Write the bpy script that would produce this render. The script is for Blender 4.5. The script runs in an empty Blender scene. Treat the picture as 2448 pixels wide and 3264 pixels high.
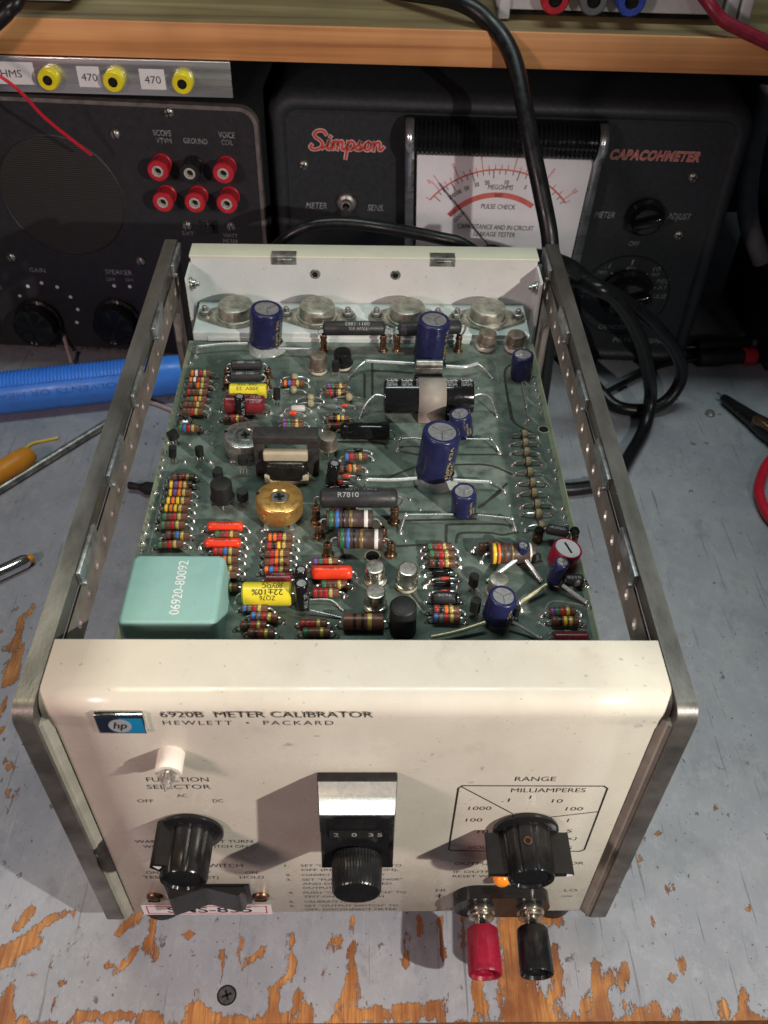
import bpy, bmesh, math, random
from math import sin, cos, pi, radians, atan2, hypot, sqrt
from mathutils import Matrix, Vector, Euler, noise as mnoise

random.seed(7)
scene = bpy.context.scene
C = scene.collection
MM = 0.001                       # everything below is written in millimetres

# ------------------------------------------------------------------ camera, light, exposure
cam_data = bpy.data.cameras.new('camera')
cam = bpy.data.objects.new('camera', cam_data)
C.objects.link(cam)
cam.location = (0.001308, -0.144521, 0.380650)
cam.rotation_euler = (0.795869, -0.019767, -0.012068)
cam_data.sensor_width = 36.0
cam_data.lens = 31.97
cam_data.clip_start = 0.01
cam_data.clip_end = 20.0
cam_data.dof.use_dof = True
cam_data.dof.focus_distance = 0.365
cam_data.dof.aperture_fstop = 24.0
scene.camera = cam

world = bpy.data.worlds.new('World')
scene.world = world
world.use_nodes = True
bgn = world.node_tree.nodes['Background']
bgn.inputs['Color'].default_value = (0.55, 0.62, 0.75, 1)
bgn.inputs['Strength'].default_value = 0.042

def lamp(name, kind, loc, power, color, size, aim=None, size_y=None):
    d = bpy.data.lights.new(name, kind)
    d.energy = power
    d.color = color
    if kind == 'AREA':
        d.shape = 'RECTANGLE' if size_y else 'DISK'
        d.size = size * MM
        if size_y: d.size_y = size_y * MM
    else:
        d.shadow_soft_size = size * MM
    o = bpy.data.objects.new(name, d)
    o.location = [v * MM for v in loc]
    if aim:
        v = Vector(aim) - Vector(loc)
        o.rotation_euler = v.to_track_quat('-Z', 'Y').to_euler()
    C.objects.link(o)
    return o

# bench spot lamp on the right, softer lamp on the left, ceiling tube over the bench
ra = lamp('bench_lamp_right', 'SPOT', (305, -214, 365), 10.4, (1.0, 0.955, 0.86), 5, aim=(-80, 85, 85))
ra.data.spot_size = radians(89); ra.data.spot_blend = 1.0
lamp('bench_lamp_left', 'AREA', (-390, -270, 420), 1.6, (1.0, 0.74, 0.71), 95, aim=(0, 90, 60))
lamp('ceiling_tube', 'AREA', (0, 320, 1150), 4.4, (0.82, 1.0, 0.95), 620, aim=(0, 120, 0), size_y=110)

# small warm lamp over the left end of the calibrator
wl = lamp('warm_lamp_left', 'SPOT', (-190, 110, 720), 3.2, (1.0, 0.80, 0.45), 30, aim=(-82, 18, 158))
wl.data.spot_size = radians(17); wl.data.spot_blend = 1.0

vs = scene.view_settings
vs.view_transform = 'Standard'
vs.look = 'None'
vs.exposure = 0.0
vs.gamma = 1.0
vs.use_curve_mapping = False

# ------------------------------------------------------------------ materials
MATS = {}
def mat(name, col, rough=0.5, metal=0.0, var=0.12, vscale=120.0, bump=0.0, bscale=800.0, rvar=0.1,
        trans=0.0, ior=1.45, coat=0.0, emit=None, sss=0.0, stretch=None, col2=None, spec=0.5, specks=0.0, smudge=0.0):
    if name in MATS: return MATS[name]
    m = bpy.data.materials.new(name)
    m.use_nodes = True
    nt = m.node_tree; N = nt.nodes; L = nt.links
    b = N['Principled BSDF']
    tc = N.new('ShaderNodeTexCoord')
    src = tc.outputs['Object']
    if stretch:
        mp = N.new('ShaderNodeMapping'); mp.inputs['Scale'].default_value = stretch
        L.new(src, mp.inputs['Vector']); src = mp.outputs['Vector']
    n = N.new('ShaderNodeTexNoise'); n.inputs['Scale'].default_value = vscale; n.inputs['Detail'].default_value = 5
    n.inputs['Roughness'].default_value = 0.6
    L.new(src, n.inputs['Vector'])
    r = N.new('ShaderNodeValToRGB')
    c2 = col2 if col2 else tuple(c * (1 - 2.2 * var) for c in col)
    c1 = col if col2 else tuple(min(1, c * (1 + var)) for c in col)
    r.color_ramp.elements[0].color = (*[max(0, c) for c in c2], 1); r.color_ramp.elements[0].position = 0.28
    r.color_ramp.elements[1].color = (*c1, 1); r.color_ramp.elements[1].position = 0.68
    L.new(n.outputs['Fac'], r.inputs['Fac'])
    cout = r.outputs['Color']
    for amount, sc, p0, p1, dk in ((smudge, 16.0, 0.46, 0.74, 0.55), (smudge * 0.8, 70.0, 0.60, 0.72, 0.55), (specks, 420.0, 0.70, 0.735, 0.25)):
        if amount <= 0: continue
        sn = N.new('ShaderNodeTexNoise'); sn.inputs['Scale'].default_value = sc; sn.inputs['Detail'].default_value = 7 if sc < 200 else 2
        sn.inputs['Roughness'].default_value = 0.7
        L.new(tc.outputs['Object'], sn.inputs['Vector'])
        sr_ = N.new('ShaderNodeMapRange'); sr_.inputs['From Min'].default_value = p0; sr_.inputs['From Max'].default_value = p1; sr_.inputs['To Max'].default_value = amount
        L.new(sn.outputs['Fac'], sr_.inputs['Value'])
        sm_ = N.new('ShaderNodeMix'); sm_.data_type = 'RGBA'; L.new(sr_.outputs['Result'], sm_.inputs[0]); L.new(cout, sm_.inputs[6])
        sm_.inputs[7].default_value = (col[0] * dk, col[1] * dk * 0.93, col[2] * dk * 0.84, 1)
        cout = sm_.outputs[2]
    L.new(cout, b.inputs['Base Color'])
    mr = N.new('ShaderNodeMapRange')
    mr.inputs['From Min'].default_value = 0.3; mr.inputs['From Max'].default_value = 0.7
    mr.inputs['To Min'].default_value = min(1, rough + rvar); mr.inputs['To Max'].default_value = max(0.02, rough - rvar)
    n2 = N.new('ShaderNodeTexNoise'); n2.inputs['Scale'].default_value = vscale * 2.3; n2.inputs['Detail'].default_value = 4
    L.new(src, n2.inputs['Vector'])
    L.new(n2.outputs['Fac'], mr.inputs['Value']); L.new(mr.outputs['Result'], b.inputs['Roughness'])
    b.inputs['Metallic'].default_value = metal
    b.inputs['IOR'].default_value = ior
    b.inputs['Specular IOR Level'].default_value = spec
    if trans: b.inputs['Transmission Weight'].default_value = trans
    if coat: b.inputs['Coat Weight'].default_value = coat; b.inputs['Coat Roughness'].default_value = 0.12
    if sss:
        b.inputs['Subsurface Weight'].default_value = sss; b.inputs['Subsurface Radius'].default_value = (0.003, 0.002, 0.0015)
    if emit:
        b.inputs['Emission Color'].default_value = (*emit[:3], 1); b.inputs['Emission Strength'].default_value = emit[3]
    if bump:
        n3 = N.new('ShaderNodeTexNoise'); n3.inputs['Scale'].default_value = bscale; n3.inputs['Detail'].default_value = 3
        L.new(src, n3.inputs['Vector'])
        bp = N.new('ShaderNodeBump'); bp.inputs['Strength'].default_value = bump; bp.inputs['Distance'].default_value = 0.0004
        L.new(n3.outputs['Fac'], bp.inputs['Height']); L.new(bp.outputs['Normal'], b.inputs['Normal'])
    MATS[name] = m
    return m

mat('cream_paint', (0.615, 0.568, 0.490), 0.26, var=0.025, vscale=40, bump=0.04, bscale=500, rvar=0.08, specks=0.5, smudge=0.3)
mat('rear_paint', (0.70, 0.67, 0.66), 0.42, col2=(0.50, 0.56, 0.56), vscale=18, specks=0.4, smudge=0.2, bump=0.05, bscale=700)
mat('rear_lip_paint', (0.62, 0.60, 0.48), 0.4, var=0.03, vscale=60)
mat('print_black', (0.016, 0.014, 0.014), 0.5, var=0.1)
mat('print_white', (0.75, 0.75, 0.74), 0.5, var=0.08, vscale=400)
mat('print_grey', (0.42, 0.42, 0.42), 0.55, var=0.3, vscale=500)
mat('print_dull', (0.30, 0.31, 0.32), 0.6, var=0.35, vscale=500)
mat('print_red', (0.62, 0.05, 0.05), 0.5, var=0.1)
mat('print_red_soft', (0.70, 0.16, 0.14), 0.5, var=0.1)
mat('frame_metal', (0.225, 0.210, 0.193), 0.40, metal=0.75, var=0.28, vscale=55, bump=0.10, bscale=1500, rvar=0.1, stretch=(1, 0.35, 1))
mat('strip_metal', (0.33, 0.28, 0.25), 0.45, metal=0.6, var=0.2, vscale=70, bump=0.06, bscale=1800)
mat('clip_steel', (0.52, 0.53, 0.54), 0.38, metal=0.9, var=0.25, vscale=160, bump=0.1)
mat('steel', (0.58, 0.57, 0.55), 0.3, metal=1.0, var=0.2, vscale=200, bump=0.05)
mat('dull_steel', (0.42, 0.40, 0.37), 0.42, metal=0.9, var=0.3, vscale=200, bump=0.08)
mat('chrome', (0.80, 0.80, 0.80), 0.14, metal=1.0, var=0.08, vscale=150, rvar=0.08)
mat('solder', (0.54, 0.53, 0.51), 0.30, metal=0.8, var=0.12, vscale=600, rvar=0.1)
mat('aluminium', (0.72, 0.71, 0.72), 0.30, metal=0.9, var=0.16, vscale=60, bump=0.04, stretch=(0.06, 1, 1.6))
mat('strap_metal', (0.33, 0.29, 0.25), 0.6, metal=0.15, var=0.08, vscale=100)
mat('channel_paint', (0.36, 0.34, 0.29), 0.4, var=0.12, vscale=90)
mat('can_top', (0.30, 0.28, 0.26), 0.55, metal=0.5, var=0.3, vscale=420, bump=0.15)
mat('laminate', (0.20, 0.225, 0.155), 0.36, var=0.15, vscale=60)
mat('heat_sink', (0.72, 0.73, 0.72), 0.45, metal=0.15, vscale=45, col2=(0.46, 0.57, 0.55))
mat('brass', (0.25, 0.145, 0.09), 0.36, metal=0.9, var=0.3, vscale=400, rvar=0.12)
mat('black_plastic', (0.012, 0.012, 0.013), 0.24, var=0.15, vscale=150, bump=0.02, bscale=1500, rvar=0.06)
mat('black_matte', (0.013, 0.0125, 0.0125), 0.55, var=0.25, vscale=200, bump=0.08, bscale=1500)
mat('black_gloss', (0.010, 0.010, 0.011), 0.13, var=0.1, vscale=200, rvar=0.06)
mat('screw_dark', (0.10, 0.10, 0.105), 0.5, metal=0.5, var=0.3, vscale=500)
mat('void_black', (0.004, 0.004, 0.004), 0.9, var=0.1)
mat('rubber', (0.007, 0.007, 0.008), 0.36, var=0.15, vscale=100, bump=0.05, bscale=900)
mat('white_plastic', (0.78, 0.73, 0.66), 0.4, var=0.03, sss=0.2)
mat('ivory', (0.68, 0.60, 0.47), 0.42, var=0.06, sss=0.1)
mat('glass', (0.95, 0.93, 0.90), 0.05, var=0.01, trans=0.95, ior=1.45, rvar=0.02)
mat('amber', (0.85, 0.26, 0.02), 0.25, var=0.1, sss=0.3, emit=(1.0, 0.28, 0.03, 0.25))
mat('hp_blue', (0.01, 0.19, 0.38), 0.25, var=0.03)
mat('badge_grey', (0.36, 0.38, 0.40), 0.35, metal=0.2, var=0.05)
mat('hp_navy', (0.012, 0.018, 0.035), 0.25, var=0.05)
mat('sticker_white', (0.74, 0.70, 0.72), 0.45, var=0.03)
mat('label_paper', (0.66, 0.64, 0.66), 0.6, var=0.04)
mat('teal_plastic', (0.265, 0.465, 0.44), 0.42, var=0.05, vscale=70, bump=0.04, bscale=900, rvar=0.08, specks=0.4, smudge=0.25)
mat('board_edge', (0.30, 0.31, 0.20), 0.5, var=0.1)
mat('trace_dark', (0.035, 0.034, 0.027), 0.45, var=0.2, vscale=300)
mat('trace_light', (0.20, 0.22, 0.18), 0.4, var=0.2, vscale=300)
mat('resistor_brown', (0.13, 0.052, 0.032), 0.38, var=0.18, vscale=350, bump=0.05)
mat('resistor_dark', (0.062, 0.040, 0.034), 0.48, var=0.15, vscale=300, bump=0.06)
BANDS = dict(k=(0.012, 0.012, 0.014), n=(0.11, 0.048, 0.03), r=(0.42, 0.018, 0.025), o=(0.80, 0.16, 0.015), y=(0.80, 0.52, 0.02),
             g=(0.02, 0.16, 0.075), b=(0.04, 0.16, 0.50), v=(0.14, 0.06, 0.28), e=(0.12, 0.15, 0.16), w=(0.74, 0.71, 0.66), d=(0.50, 0.41, 0.11))
for _k, _c in BANDS.items():
    mat('band_' + _k, _c, 0.36, metal=0.25 if _k == 'd' else 0.0, var=0.1, vscale=500)
mat('gold_dark', (0.24, 0.155, 0.06), 0.35, metal=0.3, var=0.1)
mat('wirewound', (0.026, 0.0255, 0.027), 0.48, var=0.25, vscale=200, bump=0.12, bscale=1200)
mat('orange_dip', (0.78, 0.052, 0.018), 0.30, var=0.06, vscale=200, rvar=0.05)
mat('yellow_film', (0.72, 0.60, 0.035), 0.32, var=0.06, vscale=200, rvar=0.06)
mat('maroon_film', (0.17, 0.018, 0.025), 0.26, var=0.12, vscale=200)
mat('navy_sleeve', (0.019, 0.021, 0.080), 0.27, var=0.15, vscale=200, rvar=0.08, bump=0.05, bscale=300, smudge=0.3)
mat('cap_top', (0.40, 0.39, 0.40), 0.38, metal=0.6, var=0.12, vscale=300)
mat('cap_gold', (0.55, 0.42, 0.10), 0.4, var=0.15, vscale=500)
mat('bead_tan', (0.33, 0.29, 0.17), 0.45, var=0.2, vscale=500)
mat('red_glass', (0.48, 0.06, 0.03), 0.25, var=0.1)
mat('grey_body', (0.12, 0.13, 0.145), 0.4, var=0.15, vscale=400)
mat('pale_body', (0.55, 0.52, 0.48), 0.35, var=0.1, vscale=400)
mat('can_old', (0.42, 0.40, 0.33), 0.46, metal=0.75, var=0.3, vscale=220, bump=0.15, bscale=1200)
mat('can_brown', (0.33, 0.27, 0.22), 0.45, metal=0.75, var=0.3, vscale=260, bump=0.1)
mat('can_bright', (0.58, 0.55, 0.48), 0.26, metal=0.95, var=0.22, vscale=260, bump=0.06)
mat('gold_trim', (0.80, 0.45, 0.14), 0.32, metal=0.8, var=0.1, vscale=180, bump=0.04)
mat('silver_trim', (0.50, 0.48, 0.45), 0.33, metal=0.85, var=0.22, vscale=200, bump=0.06)
mat('dial_silver', (0.80, 0.82, 0.84), 0.36, metal=0.85, var=0.08, vscale=900, bump=0.1, bscale=2500)
mat('core_iron', (0.032, 0.028, 0.027), 0.6, var=0.3, vscale=250, bump=0.25, bscale=900)
mat('tape_cream', (0.44, 0.385, 0.27), 0.45, var=0.08)
mat('winding', (0.014, 0.012, 0.011), 0.28, var=0.2, vscale=300, bump=0.3, bscale=500)
mat('glue', (0.50, 0.55, 0.52), 0.22, var=0.1, vscale=150, trans=0.35, sss=0.2, bump=0.25, bscale=250)
mat('sleeve_clear', (0.60, 0.61, 0.60), 0.22, metal=0.35, var=0.1, vscale=200)
mat('sleeve_gold', (0.48, 0.43, 0.28), 0.24, metal=0.4, var=0.1)
mat('red_plastic', (0.29, 0.010, 0.032), 0.34, var=0.12, vscale=250, bump=0.08)
mat('red_lead_dark', (0.24, 0.012, 0.032), 0.4, var=0.12, vscale=200)
mat('red_jack', (0.50, 0.02, 0.035), 0.35, var=0.12, vscale=250)
mat('yellow_jack', (0.72, 0.60, 0.02), 0.3, var=0.06)
mat('blue_jack', (0.03, 0.07, 0.42), 0.4, var=0.1)
mat('crackle_black', (0.024, 0.026, 0.031), 0.52, var=0.15, vscale=300, bump=0.16, bscale=2200)
mat('panel_black', (0.023, 0.022, 0.026), 0.50, var=0.12, vscale=160, bump=0.06, bscale=2000, smudge=0.4)
mat('case_edge', (0.115, 0.105, 0.105), 0.5, var=0.15, vscale=100)
mat('tracer_edge', (0.15, 0.125, 0.12), 0.5, var=0.2, vscale=150)
mat('meter_white', (0.88, 0.86, 0.90), 0.35, var=0.03, vscale=50, smudge=0.1)
mat('pump_blue', (0.065, 0.28, 0.95), 0.36, var=0.05, vscale=100, bump=0.05, smudge=0.3)
mat('handle_orange', (0.68, 0.27, 0.02), 0.4, var=0.08)
mat('yellow_wire', (0.70, 0.50, 0.04), 0.4, var=0.06)
mat('pink_wire', (0.45, 0.33, 0.31), 0.45, var=0.08)
mat('red_wire', (0.60, 0.015, 0.035), 0.35, var=0.06)
mat('white_case', (0.60, 0.61, 0.63), 0.45, var=0.05)
mat('grey_rubber', (0.12, 0.125, 0.135), 0.5, var=0.1)

# fine perforated grille: dark cloth behind tight rows
def grille_material():
    m = bpy.data.materials.new('speaker_grille'); m.use_nodes = True
    nt = m.node_tree; N = nt.nodes; L = nt.links; b = N['Principled BSDF']
    tc = N.new('ShaderNodeTexCoord')
    w = N.new('ShaderNodeTexWave'); w.wave_type = 'BANDS'; w.bands_direction = 'Z'; w.inputs['Scale'].default_value = 240
    w.inputs['Distortion'].default_value = 0.6; w.inputs['Detail'].default_value = 1
    L.new(tc.outputs['Object'], w.inputs['Vector'])
    r = N.new('ShaderNodeValToRGB')
    r.color_ramp.elements[0].color = (0.007, 0.007, 0.007, 1); r.color_ramp.elements[1].color = (0.027, 0.025, 0.021, 1)
    L.new(w.outputs['Fac'], r.inputs['Fac']); L.new(r.outputs['Color'], b.inputs['Base Color'])
    b.inputs['Roughness'].default_value = 0.6
    bp = N.new('ShaderNodeBump'); bp.inputs['Strength'].default_value = 0.4; bp.inputs['Distance'].default_value = 0.0004
    L.new(w.outputs['Fac'], bp.inputs['Height']); L.new(bp.outputs['Normal'], b.inputs['Normal'])
    MATS['speaker_grille'] = m
grille_material()

def board_material():
    m = bpy.data.materials.new('circuit_board'); m.use_nodes = True
    nt = m.node_tree; N = nt.nodes; L = nt.links; b = N['Principled BSDF']
    tc = N.new('ShaderNodeTexCoord')
    def noise(scale, detail=4):
        n = N.new('ShaderNodeTexNoise'); n.inputs['Scale'].default_value = scale; n.inputs['Detail'].default_value = detail
        L.new(tc.outputs['Object'], n.inputs['Vector']); return n
    def ramp(src, p0, c0, p1, c1):
        r = N.new('ShaderNodeValToRGB'); r.color_ramp.elements[0].position = p0; r.color_ramp.elements[0].color = (*c0, 1)
        r.color_ramp.elements[1].position = p1; r.color_ramp.elements[1].color = (*c1, 1); L.new(src, r.inputs['Fac']); return r
    def mix(f, a, c):
        x = N.new('ShaderNodeMix'); x.data_type = 'RGBA'
        if isinstance(f, float): x.inputs[0].default_value = f
        else: L.new(f, x.inputs[0])
        L.new(a, x.inputs[6]); L.new(c, x.inputs[7]); return x.outputs[2]
    base = ramp(noise(38, 3).outputs['Fac'], 0.35, (0.084, 0.120, 0.100), 0.65, (0.172, 0.210, 0.180))
    # copper areas under the mask: large cells with soft edges, some paler than the bare laminate
    v = N.new('ShaderNodeTexVoronoi'); v.inputs['Scale'].default_value = 62; v.feature = 'F1'; v.inputs['Randomness'].default_value = 0.9
    L.new(tc.outputs['Object'], v.inputs['Vector'])
    sep = N.new('ShaderNodeSeparateColor'); L.new(v.outputs['Color'], sep.inputs['Color'])
    cells = ramp(sep.outputs[0], 0.45, (0.080, 0.112, 0.094), 0.62, (0.190, 0.222, 0.195))
    col = mix(0.5, base.outputs['Color'], cells.outputs['Color'])
    dirt = ramp(noise(170, 6).outputs['Fac'], 0.45, (0, 0, 0), 0.75, (1, 1, 1))
    dcol = N.new('ShaderNodeRGB'); dcol.outputs[0].default_value = (0.060, 0.072, 0.058, 1)
    col = mix(dirt.outputs['Color'], col, dcol.outputs[0])
    L.new(col, b.inputs['Base Color'])
    rr = ramp(noise(90, 4).outputs['Fac'], 0.3, (0.36, 0.36, 0.36), 0.7, (0.16, 0.16, 0.16)); L.new(rr.outputs['Color'], b.inputs['Roughness'])
    bp = N.new('ShaderNodeBump'); bp.inputs['Strength'].default_value = 0.12; bp.inputs['Distance'].default_value = 0.0005
    L.new(noise(400, 3).outputs['Fac'], bp.inputs['Height']); L.new(bp.outputs['Normal'], b.inputs['Normal'])
    MATS['circuit_board'] = m
board_material()

def bench_material():
    m = bpy.data.materials.new('bench_top'); m.use_nodes = True
    nt = m.node_tree; N = nt.nodes; L = nt.links; b = N['Principled BSDF']
    tc = N.new('ShaderNodeTexCoord')
    def mapped(sx, sy, rot=0.0):
        mp = N.new('ShaderNodeMapping'); mp.inputs['Scale'].default_value = (sx, sy, 1); mp.inputs['Rotation'].default_value = (0, 0, rot)
        L.new(tc.outputs['Object'], mp.inputs['Vector']); return mp.outputs['Vector']
    def noise(vec, scale, detail=5, rough=0.55):
        n = N.new('ShaderNodeTexNoise'); n.inputs['Scale'].default_value = scale; n.inputs['Detail'].default_value = detail
        n.inputs['Roughness'].default_value = rough; L.new(vec, n.inputs['Vector']); return n.outputs['Fac']
    def ramp(src, *stops):
        r = N.new('ShaderNodeValToRGB'); e = r.color_ramp.elements
        while len(e) < len(stops): e.new(0.5)
        for k, (p, c) in enumerate(stops):
            e[k].position = p; e[k].color = (c, c, c, 1) if isinstance(c, (int, float)) else (*c, 1)
        L.new(src, r.inputs['Fac']); return r.outputs['Color']
    def math_(op, a, c, clamp=False):
        x = N.new('ShaderNodeMath'); x.operation = op; x.use_clamp = clamp
        for i, s in enumerate((a, c)):
            if isinstance(s, (int, float)): x.inputs[i].default_value = s
            else: L.new(s, x.inputs[i])
        return x.outputs[0]
    def mix(f, a, c):
        x = N.new('ShaderNodeMix'); x.data_type = 'RGBA'
        for i, s in ((0, f), (6, a), (7, c)):
            if isinstance(s, tuple): x.inputs[i].default_value = (*s, 1)
            elif isinstance(s, float): x.inputs[i].default_value = s
            else: L.new(s, x.inputs[i])
        return x.outputs[2]
    P = tc.outputs['Object']
    at = N.new('ShaderNodeAttribute'); at.attribute_name = 'wear'
    g = mapped(1, 0.34, 0.12)
    rag = noise(g, 330, 8, 0.78)
    fieldv = math_('ADD', at.outputs['Fac'], math_('MULTIPLY', math_('SUBTRACT', rag, 0.5), 3.1))
    small = noise(mapped(1, 0.33, 0.35), 95, 7, 0.72)
    chips = math_('MULTIPLY', math_('SUBTRACT', small, 0.685), 9.0)
    fieldv = math_('MAXIMUM', fieldv, chips)
    chip = ramp(fieldv, (0.47, 0.0), (0.53, 1.0))
    rim = ramp(fieldv, (0.30, 0.0), (0.46, 1.0))
    wood = ramp(noise(mapped(1, 0.07), 420, 7, 0.7), (0.32, (0.24, 0.085, 0.026)), (0.5, (0.44, 0.185, 0.055)), (0.70, (0.64, 0.34, 0.12)))
    wood = mix(ramp(noise(mapped(1, 0.05), 900, 4, 0.6), (0.56, 0.0), (0.66, 0.65)), wood, (0.16, 0.055, 0.018))
    wood = mix(ramp(noise(P, 42, 4), (0.40, 0.0), (0.62, 0.8)), wood, (0.19, 0.06, 0.022))
    paint = ramp(noise(P, 17, 5), (0.3, (0.235, 0.243, 0.275)), (0.55, (0.30, 0.307, 0.343)), (0.78, (0.36, 0.363, 0.395)))
    paint = mix(ramp(noise(mapped(1, 0.7, 0.25), 70, 8, 0.75), (0.52, 0.0), (0.75, 0.5)), paint, (0.40, 0.385, 0.385))
    paint = mix(ramp(noise(mapped(1, 0.8, -0.5), 90, 8, 0.8), (0.60, 0.0), (0.70, 0.6)), paint, (0.15, 0.15, 0.165))
    paint = mix(ramp(noise(mapped(1, 0.75, 0.45), 130, 9, 0.85), (0.50, 0.0), (0.70, 0.5)), paint, (0.45, 0.44, 0.47))
    paint = mix(ramp(noise(mapped(1, 0.6, -0.1), 55, 8, 0.75), (0.55, 0.0), (0.66, 0.55)), paint, (0.19, 0.19, 0.21))
    specks = ramp(noise(P, 420, 2), (0.69, 0.0), (0.73, 0.8))
    paint = mix(specks, paint, (0.06, 0.058, 0.06))
    paint = mix(ramp(noise(P, 34, 6, 0.7), (0.58, 0.0), (0.70, 0.45)), paint, (0.20, 0.185, 0.175))
    spots = ramp(noise(mapped(1, 0.7, 0.2), 150, 4, 0.6), (0.655, 0.0), (0.70, 0.85))
    paint = mix(spots, paint, (0.085, 0.08, 0.085))
    scr = noise(mapped(14, 0.35, 0.62), 42, 3, 0.5)
    paint = mix(ramp(scr, (0.655, 0.0), (0.685, 0.6)), paint, (0.11, 0.10, 0.10))
    scr2 = noise(mapped(16, 0.3, -0.25), 38, 3, 0.5)
    paint = mix(ramp(scr2, (0.69, 0.0), (0.72, 0.3)), paint, (0.47, 0.47, 0.50))
    paint = mix(math_('MULTIPLY', rim, 0.35), paint, (0.16, 0.14, 0.14))
    col = mix(chip, paint, wood)
    L.new(col, b.inputs['Base Color'])
    L.new(ramp(noise(P, 60, 4), (0.3, 0.62), (0.7, 0.42)), b.inputs['Roughness'])
    h = math_('SUBTRACT', math_('MULTIPLY', noise(mapped(1, 0.4), 330, 4), 0.35), math_('MULTIPLY', chip, 1.0))
    bp = N.new('ShaderNodeBump'); bp.inputs['Strength'].default_value = 0.8; bp.inputs['Distance'].default_value = 0.0007
    L.new(h, bp.inputs['Height']); L.new(bp.outputs['Normal'], b.inputs['Normal'])
    MATS['bench_top'] = m
bench_material()

def wood_material(name, cols, axis_scale):
    m = bpy.data.materials.new(name); m.use_nodes = True
    nt = m.node_tree; N = nt.nodes; L = nt.links; b = N['Principled BSDF']
    tc = N.new('ShaderNodeTexCoord')
    mp = N.new('ShaderNodeMapping'); mp.inputs['Scale'].default_value = axis_scale; L.new(tc.outputs['Object'], mp.inputs['Vector'])
    n = N.new('ShaderNodeTexNoise'); n.inputs['Scale'].default_value = 60; n.inputs['Detail'].default_value = 6; n.inputs['Distortion'].default_value = 0.5
    L.new(mp.outputs['Vector'], n.inputs['Vector'])
    r = N.new('ShaderNodeValToRGB'); e = r.color_ramp.elements; e.new(0.5)
    for k, (p, c) in enumerate(zip((0.3, 0.5, 0.72), cols)): e[k].position = p; e[k].color = (*c, 1)
    L.new(n.outputs['Fac'], r.inputs['Fac'])
    n2 = N.new('ShaderNodeTexNoise'); n2.inputs['Scale'].default_value = 16; n2.inputs['Detail'].default_value = 3
    L.new(tc.outputs['Object'], n2.inputs['Vector'])
    x = N.new('ShaderNodeMix'); x.data_type = 'RGBA'; x.blend_type = 'MULTIPLY'; x.inputs[0].default_value = 0.5
    r2 = N.new('ShaderNodeValToRGB'); r2.color_ramp.elements[0].position = 0.35; r2.color_ramp.elements[0].color = (0.55, 0.5, 0.48, 1)
    r2.color_ramp.elements[1].position = 0.6; r2.color_ramp.elements[1].color = (1, 1, 1, 1)
    L.new(n2.outputs['Fac'], r2.inputs['Fac']); L.new(r.outputs['Color'], x.inputs[6]); L.new(r2.outputs['Color'], x.inputs[7])
    L.new(x.outputs[2], b.inputs['Base Color'])
    b.inputs['Roughness'].default_value = 0.45
    bp = N.new('ShaderNodeBump'); bp.inputs['Strength'].default_value = 0.15; bp.inputs['Distance'].default_value = 0.0004
    L.new(n.outputs['Fac'], bp.inputs['Height']); L.new(bp.outputs['Normal'], b.inputs['Normal'])
    MATS[name] = m
wood_material('shelf_edge', ((0.42, 0.17, 0.06), (0.66, 0.30, 0.11), (0.84, 0.44, 0.19)), (0.05, 1, 2.6))
wood_material('shelf_face', ((0.12, 0.08, 0.04), (0.23, 0.165, 0.082), (0.33, 0.25, 0.13)), (0.08, 1, 1))

def pane_material():
    m = bpy.data.materials.new('clear_pane'); m.use_nodes = True
    nt = m.node_tree; N = nt.nodes; L = nt.links
    N.remove(N['Principled BSDF'])
    t = N.new('ShaderNodeBsdfTransparent'); t.inputs['Color'].default_value = (0.97, 0.98, 0.985, 1)
    g = N.new('ShaderNodeBsdfGlossy'); g.inputs['Roughness'].default_value = 0.06
    f = N.new('ShaderNodeFresnel'); f.inputs['IOR'].default_value = 1.5
    n = N.new('ShaderNodeTexNoise'); n.inputs['Scale'].default_value = 25
    x = N.new('ShaderNodeMixShader'); L.new(f.outputs[0], x.inputs[0]); L.new(t.outputs[0], x.inputs[1]); L.new(g.outputs[0], x.inputs[2])
    L.new(x.outputs[0], N['Material Output'].inputs['Surface'])
    MATS['clear_pane'] = m
pane_material()

# ------------------------------------------------------------------ mesh helpers (millimetres)
ID = Matrix.Identity(4)
def T(x, y, z): return Matrix.Translation((x, y, z))
def RX(a): return Matrix.Rotation(a, 4, 'X')
def RY(a): return Matrix.Rotation(a, 4, 'Y')
def RZ(a): return Matrix.Rotation(a, 4, 'Z')
def S3(x, y, z): return Matrix.Diagonal((x, y, z, 1))
def along(p0, p1):
    """matrix taking local +Z to the direction p0->p1, origin p0"""
    d = Vector(p1) - Vector(p0)
    return Matrix.Translation(p0) @ d.to_track_quat('Z', 'X').to_matrix().to_4x4()

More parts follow.
